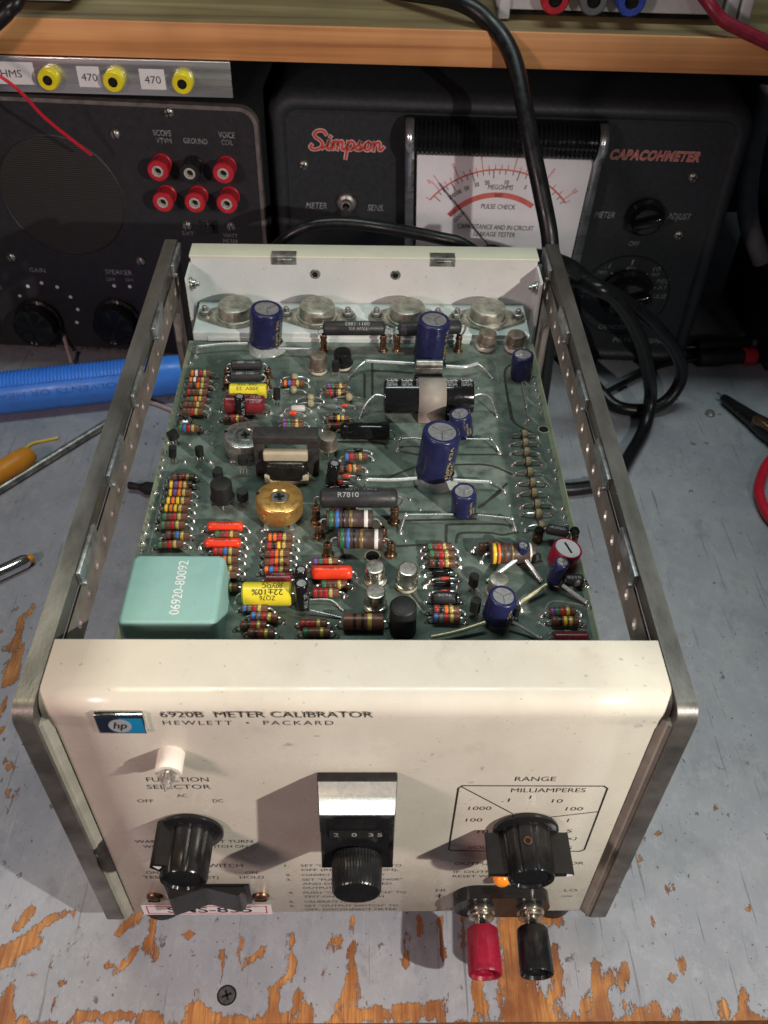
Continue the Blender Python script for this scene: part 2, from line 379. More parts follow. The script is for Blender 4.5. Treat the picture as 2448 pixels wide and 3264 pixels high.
class MB:
    def __init__(self): self.v = []; self.f = []; self.m = []; self.s = []
    def add(self, vs, fs, mi=0, M=ID, smooth=False):
        o = len(self.v)
        self.v += [M @ Vector(p) for p in vs]
        for f in fs:
            self.f.append([i + o for i in f]); self.m.append(mi); self.s.append(smooth)
        return self
    def box(self, c, s, mi=0, M=ID, bev=0.0):
        x, y, z = [k / 2 for k in s]
        if bev <= 0:
            vs = [(-x, -y, -z), (x, -y, -z), (x, y, -z), (-x, y, -z), (-x, -y, z), (x, -y, z), (x, y, z), (-x, y, z)]
            fs = [(0, 3, 2, 1), (4, 5, 6, 7), (0, 1, 5, 4), (1, 2, 6, 5), (2, 3, 7, 6), (3, 0, 4, 7)]
            return self.add(vs, fs, mi, M @ T(*c))
        bm = bmesh.new(); bmesh.ops.create_cube(bm, size=1)
        bmesh.ops.scale(bm, vec=s, verts=bm.verts)
        bmesh.ops.bevel(bm, geom=list(bm.edges), offset=bev, segments=3, profile=0.5, affect='EDGES')
        bm.verts.ensure_lookup_table()
        for i, q in enumerate(bm.verts): q.index = i
        self.add([q.co.copy() for q in bm.verts], [[q.index for q in f.verts] for f in bm.faces], mi, M @ T(*c), True)
        bm.free(); return self
    def lathe(self, prof, seg=20, mi=0, M=ID, smooth=True, mis=None, ruf=None):
        """prof: (radius, height) from bottom to top, along local Z"""
        vs = []; rows = []
        for k, (r, h) in enumerate(prof):
            if r <= 1e-6:
                rows.append([len(vs)]); vs.append((0, 0, h))
            else:
                rows.append(list(range(len(vs), len(vs) + seg)))
                for i in range(seg):
                    a = 2 * pi * i / seg; rr = r * (ruf(a, h) if ruf else 1)
                    vs.append((rr * cos(a), rr * sin(a), h))
        for k in range(len(rows) - 1):
            A, B = rows[k], rows[k + 1]; mm = mis[k] if mis else mi
            fs = []
            for i in range(seg):
                j = (i + 1) % seg
                if len(A) == 1 and len(B) == 1: continue
                if len(A) == 1: fs.append((A[0], B[j], B[i])[::-1] if False else (A[0], B[i], B[j])[::-1])
                elif len(B) == 1: fs.append((A[i], A[j], B[0]))
                else: fs.append((A[i], A[j], B[j], B[i]))
            o = len(self.v)
            for f in fs: self.f.append([q + o for q in f]); self.m.append(mm); self.s.append(smooth)
            if k < len(rows) - 2 or True: pass
        # vertices are appended once, faces above used the offset of this call
        self.v += [M @ Vector(p) for p in vs]
        return self
    def tube(self, pts, r, seg=8, mi=0, M=ID, caps=True, smooth=True, rs=None):
        P = [Vector(p) for p in pts]; n = len(P); vs = []; fs = []
        up = None
        for k in range(n):
            t = (P[min(k + 1, n - 1)] - P[max(k - 1, 0)]).normalized()
            if up is None:
                up = Vector((0, 0, 1)) if abs(t.z) < 0.9 else Vector((1, 0, 0))
            a = t.cross(up)
            if a.length < 1e-6: a = t.cross(Vector((0, 1, 0.1)))
            a.normalize(); b2 = a.cross(t).normalized(); up = b2
            rr = rs[k] if rs else r
            for i in range(seg):
                an = 2 * pi * i / seg; vs.append(P[k] + (a * cos(an) + b2 * sin(an)) * rr)
        for k in range(n - 1):
            for i in range(seg):
                j = (i + 1) % seg
                fs.append((k * seg + i, k * seg + j, (k + 1) * seg + j, (k + 1) * seg + i)[::-1])
        if caps:
            fs.append(tuple(range(seg))); fs.append(tuple(reversed(range((n - 1) * seg, n * seg))))
        return self.add(vs, fs, mi, M, smooth)
    def prism(self, poly, z0, z1, mi=0, M=ID, smooth=False):
        """poly in local XY, extruded along local Z"""
        n = len(poly)
        vs = [(x, y, z0) for x, y in poly] + [(x, y, z1) for x, y in poly]
        fs = [tuple(reversed(range(n))), tuple(range(n, 2 * n))]
        self.add(vs, fs, mi, M)
        o = len(self.v) - 2 * n
        for i in range(n):
            j = (i + 1) % n
            self.f.append([o + i, o + j, o + n + j, o + n + i]); self.m.append(mi); self.s.append(smooth)
        return self
    def mesh(self, name, mats):
        me = bpy.data.meshes.new(name)
        me.from_pydata([tuple(c * MM for c in p) for p in self.v], [], self.f)
        for k in ([mats] if isinstance(mats, str) else mats): me.materials.append(MATS[k])
        for p, mi, s in zip(me.polygons, self.m, self.s): p.material_index = mi; p.use_smooth = s
        me.update()
        bm = bmesh.new(); bm.from_mesh(me); bmesh.ops.recalc_face_normals(bm, faces=bm.faces); bm.to_mesh(me); bm.free()
        if any(self.s): 
            try: me.set_sharp_from_angle(angle=radians(42))
            except Exception: pass
        return me
    def build(self, name, mats, parent=None, M=None):
        return link(name, self.mesh(name, mats), parent, M)

def link(name, data, parent=None, M=None):
    o = bpy.data.objects.new(name, data); C.objects.link(o)
    if M is not None:
        M = M.copy(); M.translation = M.translation * MM
        o.matrix_basis = M
    if parent: o.parent = parent
    return o
def empty(name, loc=(0, 0, 0), rz=0.0):
    o = bpy.data.objects.new(name, None); C.objects.link(o); o.empty_display_size = 0.01
    o.location = [v * MM for v in loc]; o.rotation_euler = (0, 0, rz)
    return o
def tag(o, label=None, cat=None, group=None, kind=None):
    if label: o['label'] = label
    if cat: o['category'] = cat
    if group: o['group'] = group
    if kind: o['kind'] = kind
    return o

def smooth_path(pts, n=8):
    P = [Vector(p) for p in pts]; out = []
    if len(P) == 2: return [P[0].lerp(P[1], i / n) for i in range(n + 1)]
    Q = [P[0] * 2 - P[1]] + P + [P[-1] * 2 - P[-2]]
    for k in range(1, len(Q) - 2):
        p0, p1, p2, p3 = Q[k - 1:k + 3]
        for i in range(n):
            t = i / n
            out.append(0.5 * ((2 * p1) + (p2 - p0) * t + (2 * p0 - 5 * p1 + 4 * p2 - p3) * t * t + (3 * p1 - p0 - 3 * p2 + p3) * t ** 3))
    out.append(P[-1]); return out

# ---- lettering: flat printed characters, cut as thin mesh
_TXT = {}
def _text(s, bold=0.0, spacing=1.0):
    key = (s, bold, spacing)
    if key in _TXT: return _TXT[key]
    cu = bpy.data.curves.new('t', 'FONT'); cu.body = s; cu.size = 1.0; cu.resolution_u = 3; cu.offset = bold
    cu.space_character = spacing
    ob = bpy.data.objects.new('t', cu); C.objects.link(ob)
    dg = bpy.context.evaluated_depsgraph_get()
    me = bpy.data.meshes.new_from_object(ob.evaluated_get(dg))
    vs = [(v.co.x, v.co.y) for v in me.vertices]; fs = [list(p.vertices) for p in me.polygons]
    bpy.data.objects.remove(ob); bpy.data.curves.remove(cu); bpy.data.meshes.remove(me)
    _TXT[key] = (vs, fs); return vs, fs
_h, _ = _text('H'); CAP = max(v[1] for v in _h)
def _text_cut(s, bold, spacing, n):
    vs, fs = _text(s, bold, spacing)
    bm = bmesh.new(); vv = [bm.verts.new((x, y, 0)) for x, y in vs]
    for f in fs:
        try: bm.faces.new([vv[i] for i in f])
        except ValueError: pass
    for k in range(1, n):
        bmesh.ops.bisect_plane(bm, geom=list(bm.verts) + list(bm.edges) + list(bm.faces), plane_co=(0, CAP * k / n, 0), plane_no=(0, 1, 0))
    for i, v in enumerate(bm.verts): v.index = i
    out = ([(v.co.x, v.co.y) for v in bm.verts], [[v.index for v in f.verts] for f in bm.faces]); bm.free()
    return out
def text_into(mb, s, fn, cap, width=None, xs=1.0, align='l', bold=0.0, spacing=1.0, mi=0, shear=0.0, cuts=0):
    vs, fs = _text_cut(s, bold, spacing, cuts) if cuts else _text(s, bold, spacing)
    if not vs: return
    k = cap / CAP; x0 = min(v[0] for v in vs); x1 = max(v[0] for v in vs)
    sx = width / (x1 - x0) if width else k * xs
    off = {'l': 0, 'c': (x1 - x0) / 2, 'r': (x1 - x0)}[align]
    P = [fn((v[0] - x0 - off) * sx + shear * v[1] * k, v[1] * k) for v in vs]
    mb.add(P, fs, mi)
def lettering(parent, s, fn, cap, matn, name='lettering', **kw):
    mb = MB(); text_into(mb, s, fn, cap, **kw)
    me = bpy.data.meshes.new(name); me.from_pydata([tuple(c * MM for c in p) for p in mb.v], [], mb.f); me.materials.append(MATS[matn]); me.update()
    return link(name, me, parent)
def rrect(w, h, r, n=6, cx=0, cy=0):
    out = []
    for sx, sy, a0 in ((1, 1, 0), (-1, 1, pi / 2), (-1, -1, pi), (1, -1, 3 * pi / 2)):
        for i in range(n + 1):
            a = a0 + (pi / 2) * i / n
            out.append((cx + sx * (w / 2 - r) + r * cos(a), cy + sy * (h / 2 - r) + r * sin(a)))
    return out

# positions in millimetres, measured on the board (x right, y back) and on the bench
RES=[(-74.3,202.4,'owrd'),(-74.3,197.3,'owrd'),(-74.5,193.1,'nkod'),(-74.3,188.2,'rnnd'),(-74.0,183.1,'ngod'),(-74.2,178.9,'nnnd'),(-74.1,174.0,'nnrd'),(-74.2,162.8,'gbrd'),(-72.3,131.2,'nkrd'),(-72.4,126.7,'yvod'),(-72.3,121.8,'yvod'),(-72.4,117.4,'yoyd'),(-72.3,112.9,'yoyd'),(-72.0,108.1,'gnrd'),(-72.1,103.6,'gnrd'),(-69.3,98.2,'nkbd'),(-71.8,93.2,'gnrd'),(-50.8,98.5,'gnrd'),(-50.5,90.1,'rrbd'),(-50.4,85.7,'nnod'),(-49.3,81.0,'nkod'),(-49.5,77.8,'nnrd'),(-48.5,72.1,'nkrd'),(-30.5,97.7,'oord'),(-30.6,93.0,'rkyd'),(-30.8,88.7,'nrod'),(-30.7,84.4,'nrod'),(-30.8,80.3,'obrd'),(-36.8,62.5,'berd'),(-33.5,58.4,'berd'),(-36.5,54.4,'nkrd'),(-33.7,51.1,'nkrd'),(-12.7,85.0,'vgrd'),(-9.2,73.6,'gnnd'),(-12.2,69.8,'rrrd'),(-16.1,55.8,'rrrd'),(-15.0,51.8,'gnnd'),(30.5,92.8,'gnrd'),(30.6,88.9,'gnrd'),(30.6,84.6,'nkrd'),(30.8,61.8,'rkod'),(30.7,58.0,'berd'),(72.5,61.4,'vgrd'),(72.8,57.1,'nkyd'),(-1.8,144.9,'brnd'),(-4.3,137.2,'nkod'),(-9.9,169.9,'nkyd'),(-10.3,164.9,'nnrd'),(-6.3,113.4,'rrkd'),(-31.1,196.1,'obrd'),(-11.3,193.9,'vgnd'),(-11.8,189.3,'nrkd'),(-29.8,167.9,'vgnd'),(-29.7,164.9,'vgnd'),(-55.9,170.0,'nkrd')]
HZ={'ww_a':(-18.5,226.7,11.1,227.3,12),'ww_b':(17.5,226.5,47.6,229.1,12),'ww_c':(-59.9,202.9,-45.9,203.3,7),'ww_d':(-59.5,194.2,-45.8,194.9,7),'yel_s':(-59.2,186.6,-42.6,186.8,4.5),'mar':(-60.3,177.4,-42.7,176.7,4.5),'blackaxial':(-8.9,159.9,12.3,159.7,4),'R7810':(-15.6,110.2,14.4,110.5,11),'p2w_a':(-12.9,103.5,5.0,103.6,6),'p2w_b':(-8.4,93.5,8.8,93.2,6),'or_a':(-58.9,102.7,-45.0,102.8,2.6),'or_b':(-58.9,94.0,-45.0,94.0,2.6),'or_c':(-18.2,79.0,-2.6,79.0,3),'yel_b':(-41.6,67.2,-24.2,67.3,4.5),'mar_b':(-34.2,75.0,-24.7,75.0,3),'p1w':(-5.6,55.9,8.6,56.0,3),'bigy':(48.7,87.4,65.6,87.8,4.5),'brn_r':(45.2,92.1,49.9,92.1,3.5),'cde':(10.1,179.1,49.5,179.6,8),'d1':(26.8,80.3,33.4,80.3,1.6),'d2':(29.8,77.4,33.4,77.4,1.5),'d3':(26.8,74.9,33.4,74.9,1.6),'d4':(29.5,71.3,33.0,71.3,1.5),'ind':(25.7,67.3,35.3,67.3,2.6),'d5':(71.2,52.9,74.4,52.9,1.5),'mar_c':(67.3,49.2,79.1,49.2,3),'wwr':(71.3,99.2,79.7,97.1,6),'ind2':(74.5,75.7,82.3,75.8,2.8),'d6':(-3.0,149.6,0.9,149.6,1.5),'d7':(-7.7,133.5,-4.2,133.6,1.5),'d8':(-9.7,129.9,-7.1,129.9,1.5),'d9':(-31.2,177.9,-25.0,178.0,1.8),'d10':(-31.9,175.0,-28.7,175.0,1.5),'d11':(-16.6,180.5,-10.6,179.4,1.6),'d12':(-8.9,180.7,-5.9,180.7,1.5),'d13':(-9.4,127.0,-4.8,127.1,1.6),'d14':(-12.5,174.0,-9.5,174.0,1.5),}
VT={'cap1':(-46.8,228.9,2,-44.8,21.2,7.8),'cap2':(32.6,219.2,1,33.7,22.3,7.8),'cap3':(74.9,205.2,1,74.4,13.1,5.0),'cap4':(30.3,134.9,2,32.3,24.4,7.7),'cap5':(44.2,161.7,1,42.2,12.4,4.8),'cap6':(41.1,113.5,1,40.4,12.3,4.9),'cap7':(48.3,59.0,2,49.8,13.7,5.1),'cap8':(60.4,86.6,3,60.5,10.2,2.1),'cap9':(71.2,76.1,2,73.1,12.6,2.7),'to5a':(60.6,229.2,3,61.0,9.0,4.4),'to5b':(74.7,228.3,3,74.7,9.0,4.4),'to5c':(-20.5,208.7,2,-20.1,9.3,4.0),'to5d':(-8.8,212.3,2,-9.1,8.8,4.2),'to5e':(5.8,77.4,2,5.5,8.3,3.7),'to5f':(17.1,75.0,2,17.5,9.8,3.7),'to5g':(5.7,65.0,2,5.7,9.0,3.7),'to5h':(49.9,71.8,1,50.2,8.1,3.6),'to5i':(-13.9,149.8,3,-13.8,9.5,3.8),'to5j':(-54.5,117.3,4,-54.4,12.2,4.3),'trimS':(-48.9,150.7,1,-48.4,9.0,8.9),'trimG':(-31.6,111.2,3,-31.3,10.9,9.1),'el1':(-21.9,74.9,1,-21.4,9.3,2.2),'el2':(-20.5,64.2,1,-20.5,14.1,2.6),'el3':(-12.1,129.7,1,-10.6,12.0,2.5),'el4':(-53.2,173.0,1,-52.7,12.2,2.4),'tall':(15.3,54.6,0,15.0,13.9,4.7),'trimR':(76.3,87.2,1,77.5,4.9,5.6),'t92a':(-37.9,183.2,3,-37.7,8.0,1.6),'t92b':(-12.1,205.2,3,-12.1,8.1,1.7),'t92c':(-58.3,132.3,2,-58.2,5.6,2.2),'t92d':(-48.4,137.2,5,-48.3,8.1,2.1),'t92e':(-46.7,118.1,3,-46.4,7.9,2.3),'t92f':(-79.6,155.4,3,-80.2,6.0,2.4),'t92g':(-78.7,144.5,2,-77.9,7.1,1.6),'t92h':(-67.4,145.1,2,-67.4,6.1,1.8),'t92i':(41.3,73.1,3,41.5,7.8,1.8),'t92j':(40.9,61.1,3,41.0,8.8,1.9),'t92k':(55.3,59.4,3,55.5,7.2,1.2),'to3a':(-62.3,246.3,7,-61.9,13.6,8.6),'to3b':(-22.3,247.4,7,-21.8,13.4,8.9),'to3c':(22.4,250.7,7,22.9,11.9,8.9),'to3d':(62.3,249.0,7,62.9,12.7,8.9),}
SOLL=[(-82.5,155.2),(-82.5,149.1),(-82.7,144.0),(-82.4,139.0),(-82.4,134.1),(-82.7,124.0),(-82.4,115.5),(-82.5,105.7),(-82.7,101.2),(-82.7,96.1),(-82.4,91.9),(-73.5,142.7),(-73.2,154.1),(-65.2,165.6),(-66.9,161.7),(-63.5,154.2),(-62.9,142.8)]
SOLR=[(81.1,184.1),(81.1,178.5),(80.9,152.0),(81.0,145.6),(81.6,139.1),(80.9,133.6),(81.1,116.1),(81.0,111.2),(81.2,106.4),(73.0,170.1),(62.6,178.1)]
SOLR2=[(81.2,205.1),(80.9,199.7),(80.8,194.3),(81.1,189.3),(80.9,183.8)]
SOL1=[(-81.1,213.5),(-66.8,196.5),(-66.4,187.5),(-67.4,183.6),(-67.3,173.1),(-62.1,176.5)]
BEAD=[(70.9,160.7),(70.7,155.0),(70.5,149.0),(70.4,142.8),(70.3,136.3),(70.6,129.7),(70.5,123.6),(70.8,117.0),(70.5,111.5),(70.7,104.8)]
BEAD1=[(-31.0,200.7),(-31.1,191.1),(-23.0,185.2),(-22.8,181.3),(-5.7,186.0)]
W1=[(-78.3,222.0),(-66.9,224.4),(-54.9,225.2)]
W2=[(-40.0,221.2),(-24.5,220.7)]
W3=[(2.0,210.2),(14.1,209.3),(24.6,208.4)]
W4=[(39.5,206.5),(47.8,206.0),(54.4,208.9)]
W5=[(2.6,128.8),(12.3,128.6),(22.9,129.7)]
W6=[(37.8,128.8),(44.9,128.2),(52.8,127.7)]
W7=[(16.8,154.5),(22.0,155.1),(25.8,154.6)]
W8=[(45.1,154.8),(55.6,154.8)]
W9=[(17.9,108.4),(36.4,108.7)]
W10=[(46.2,109.5),(59.4,107.7)]
W11=[(46.9,76.8),(58.2,84.4)]
W12=[(61.8,84.2),(67.1,76.6)]
W13=[(57.5,65.7),(68.0,72.6)]
W14=[(73.8,72.5),(82.1,66.7)]
W15=[(24.9,49.7),(34.1,51.8),(44.0,54.6)]
W16=[(53.6,55.4),(63.3,50.2)]
W17=[(-17.7,66.8),(-10.1,66.3),(-5.6,62.9)]
W18=[(-17.6,61.9),(-6.3,59.7)]
W19=[(74.5,197.8),(74.7,180.9)]
TRACES=[[(33.4,149.1),(60.6,149.4)],[(33.0,142.3),(53.1,142.6),(63.5,136.6)],[(33.1,96.3),(33.8,104.8),(36.0,107.1),(56.1,107.2),(59.8,104.4)],[(37.1,96.9),(37.5,99.9),(39.7,102.5),(50.8,102.6),(55.5,101.6),(61.9,103.2)],[(67.6,186.4),(67.5,176.5),(68.8,170.0),(76.5,163.0)],[(60.6,131.3),(49.0,117.8)],[(71.8,215.7),(68.4,211.2),(67.3,201.4),(67.0,172.8)],[(1.4,206.9),(1.4,188.0)],[(5.1,215.7),(5.0,190.1)],[(16.6,151.0),(24.8,148.8)],[(10.1,133.6),(23.6,141.5)],[(13.7,95.2),(26.0,96.1)],[(-10.1,157.0),(8.0,156.5),(11.3,152.4)],[(19.0,71.6),(23.6,62.1)],[(47.1,116.4),(59.2,127.9)],[(16.5,109.1),(46.2,110.3)],[(-7.1,93.6),(-5.5,87.7)]]
WEAR=[(-141.7,-8.5,-129.7,-3.3,4.0),(-137.0,-5.9,-124.9,6.5,2.0),(-124.9,6.5,-117.2,9.2,1.7),(-117.2,9.2,-110.0,-2.5,0.7),(-110.0,-2.5,-126.3,-16.1,0.5),(-126.3,-16.1,-135.2,-12.7,0.5),(-144.4,10.7,-143.6,9.3,1.9),(-133.9,9.3,-139.2,2.0,1.9),(-139.4,-10.2,-139.8,-11.9,3.1),(-135.0,-21.0,-132.5,-31.4,2.8),(-106.4,-30.4,-73.6,-31.4,2.2),(-62.0,-28.7,-58.2,-31.1,4.3),(-55.6,-31.1,-48.6,-32.7,1.0),(-90.9,7.3,-97.6,-0.8,1.5),(-89.1,7.2,-90.4,4.5,1.7),(-94.0,-14.6,-86.8,-5.3,1.6),(-83.7,5.4,-81.4,-10.5,1.7),(-77.9,-4.4,-82.6,-8.8,0.9),(-69.4,-0.5,-66.5,-1.9,2.3),(-55.9,-7.2,-53.7,-10.6,1.1),(-53.0,-8.9,-51.9,-18.2,0.9),(-47.5,-1.1,-47.6,-8.9,1.5),(-46.1,-14.1,-37.0,-5.5,1.1),(-27.8,-0.7,-27.3,-3.8,1.7),(-27.4,-7.3,-25.5,-16.7,2.0),(-25.5,-15.8,-30.6,-20.0,1.1),(-10.3,-2.1,-8.8,-5.6,2.3),(-12.5,-6.5,-13.0,-16.8,0.9),(-2.6,6.0,-3.4,-2.1,1.1),(-2.5,-4.8,-1.3,-25.9,2.2),(-32.3,-20.8,-32.4,-30.5,2.5),(-22.4,-24.1,-20.2,-32.1,3.5),(-34.0,-32.0,-16.8,-32.5,2.2),(-114.3,-18.7,-114.7,-18.7,1.6),(-115.9,-24.4,-115.6,-26.0,0.9),(-99.1,-11.7,-98.5,-12.1,1.1),(-108.6,-6.9,-108.2,-10.3,0.7),(-105.7,-17.9,-107.9,-19.5,0.9),(-62.4,-22.3,-62.2,-23.9,0.8),(-4.0,-21.0,-6.4,-32.2,2.5),(-1.3,-31.1,7.3,-30.7,2.6),(7.3,-29.8,30.1,-28.2,2.7),(16.3,-32.3,29.9,-31.2,2.2),(19.9,-2.8,19.6,-12.7,1.7),(24.5,5.7,24.8,-0.9,1.7),(33.8,5.6,33.4,-10.1,1.5),(43.0,5.6,41.9,-10.1,1.0),(62.5,9.3,61.3,-18.2,4.9),(64.6,2.6,61.4,-33.4,8.2),(75.7,5.4,81.6,5.4,3.9),(79.3,-6.7,77.8,-26.0,2.4),(47.3,-18.1,47.1,-31.7,2.8),(66.0,-25.1,72.4,-31.8,6.4),(95.2,-11.3,94.9,-18.4,2.4),(99.7,-14.9,99.4,-19.3,2.1),(105.5,-12.3,104.0,-28.7,1.7),(95.2,-21.9,94.2,-32.0,4.2),(87.9,-26.1,89.1,-30.3,2.3),(108.2,-30.4,108.1,-32.9,2.7),(115.0,-28.8,116.1,-32.1,2.7),(129.6,-10.6,129.7,-14.2,1.9),(125.1,-17.2,123.9,-18.5,1.9),(132.6,-19.5,132.6,-19.5,0.9),(123.1,-29.6,122.7,-33.0,1.6),(141.9,-28.1,141.6,-32.3,2.3),(151.0,-22.2,148.9,-32.3,1.7),(145.0,-33.1,148.9,-32.3,2.0),(110.3,17.0,111.5,13.1,1.2),(122.3,30.9,122.5,29.3,1.2),(132.2,18.5,131.4,17.0,1.8),(162.0,9.9,162.2,8.9,1.2),(128.8,27.7,129.5,26.1,1.2),(121.2,5.2,121.1,2.4,0.6),(34.8,-25.8,35.0,-29.1,0.9),(38.3,-20.7,38.7,-21.5,1.1),(-178.3,156.1,-176.3,133.2,2.0),(-176.7,143.9,-183.3,142.8,1.2),(-175.5,133.2,-174.0,121.8,4.3),(-174.5,111.8,-172.6,102.1,1.8),(-171.2,94.6,-168.3,89.9,1.6),(-164.0,77.4,-157.3,73.0,1.7),(-151.0,69.5,-151.3,59.4,0.9),(-157.0,63.6,-156.6,51.3,1.4),(-146.8,48.1,-146.5,47.3,0.6),(-175.8,173.1,-175.4,164.9,1.3),(-179.8,163.0,-174.1,139.7,2.1),(-184.2,166.6,-184.0,168.5,1.1),(-186.7,153.3,-187.2,152.4,1.4),(-182.9,142.2,-177.7,140.5,1.2),(162.6,54.0,162.3,51.5,2.2),(133.2,42.7,131.3,41.1,1.5),(152.2,51.5,151.7,51.1,0.9),(168.6,51.9,168.5,51.5,0.9),(183.0,135.6,183.1,135.6,0.7),(172.7,146.0,172.7,146.0,0.7)]

# ================================================================== SETTING
def build_bench():
    x0, x1, y0, y1, st = -330.0, 350.0, -33.5, 640.0, 3.0
    nx = int((x1 - x0) / st) + 1; ny = int((y1 - y0) / st) + 1
    vs = []; wear = []
    segs = [(ax, ay, bx - ax, by - ay, w) for ax, ay, bx, by, w in WEAR]
    for j in range(ny):
        y = y0 + (y1 - y0) * j / (ny - 1)
        for i in range(nx):
            x = x0 + (x1 - x0) * i / (nx - 1)
            vs.append((x, y, 0)); f = -2.0
            jx = x + 1.6 * mnoise.noise((x * 0.16, y * 0.16, 3.1)); jy = y + 1.6 * mnoise.noise((x * 0.16, y * 0.16, 9.7))
            if y < 240:
                for ax, ay, dx, dy, w in segs:
                    w = w * 0.8 + 0.1
                    if abs(jx - ax - dx / 2) > abs(dx) / 2 + 3 * w + 2 or abs(jy - ay - dy / 2) > abs(dy) / 2 + 3 * w + 2: continue
                    q = dx * dx + dy * dy
                    t = max(0, min(1, ((jx - ax) * dx + (jy - ay) * dy) / q)) if q > 0.01 else 0
                    d = hypot(jx - ax - t * dx, jy - ay - t * dy)
                    f = max(f, 0.5 + (w - d) / max(2.2, w) * 0.9)
            # the worn front edge
            e = (y - y0) - 0.6 - 5.5 * mnoise.noise((x * 0.05, 0.3, 1.0)) - 2.0 * mnoise.noise((x * 0.21, 4.3, 1.0))
            f = max(f, 0.5 - e / 3.0 * 0.7)
            wear.append(f)
    fs = [(j * nx + i, j * nx + i + 1, (j + 1) * nx + i + 1, (j + 1) * nx + i) for j in range(ny - 1) for i in range(nx - 1)]
    nb = len(vs)
    # front edge and underside
    vs += [(x0, y0, -0.6), (x1, y0, -0.6), (x0, y0 + 0.4, -32), (x1, y0 + 0.4, -32), (x0, y1, -32), (x1, y1, -32)]
    wear += [0.9, 0.9, 0.9, 0.9, 0.9, 0.9]
    fs += [tuple([nb, nb + 1] + [nx - 1 - i for i in range(nx)]), (nb + 2, nb + 3, nb + 1, nb), (nb + 4, nb + 5, nb + 3, nb + 2)]
    me = bpy.data.meshes.new('workbench')
    me.from_pydata([tuple(c * MM for c in p) for p in vs], [], fs)
    a = me.attributes.new('wear', 'FLOAT', 'POINT'); a.data.foreach_set('value', wear)
    me.materials.append(MATS['bench_top']); me.update()
    o = link('workbench', me); tag(o, kind='structure')
    # countersunk screw let into the bench
    mb = MB()
    mb.lathe([(0.2, -1.4), (3.9, -1.2), (4.4, 0.10), (3.7, 0.16), (2.9, 0.12), (0, 0.12)], 28, mis=[0, 0, 0, 1, 1])
    for a_ in (0.35, 0.35 + pi / 2):
        mb.box((0, 0, 0.16), (4.4, 0.9, 0.12), 0, RZ(a_))
    mb.build('screw', ['void_black', 'screw_dark'], o, T(-50.5, -23.4, 0) @ S3(0.86, 0.86, 1))
    return o
bench = build_bench()

mb = MB(); mb.box((10, 660, 260), (1200, 30, 600))
tag(mb.build('back_wall', 'void_black'), kind='structure')

# ================================================================== METER CALIBRATOR
H = 148.3; ZP = 117.5; PY = 3.5
cal = empty('meter_calibrator', (0, 0, 10))
tag(cal, 'cream and grey bench meter calibrator with its cover off and circuit board exposed', 'calibrator')

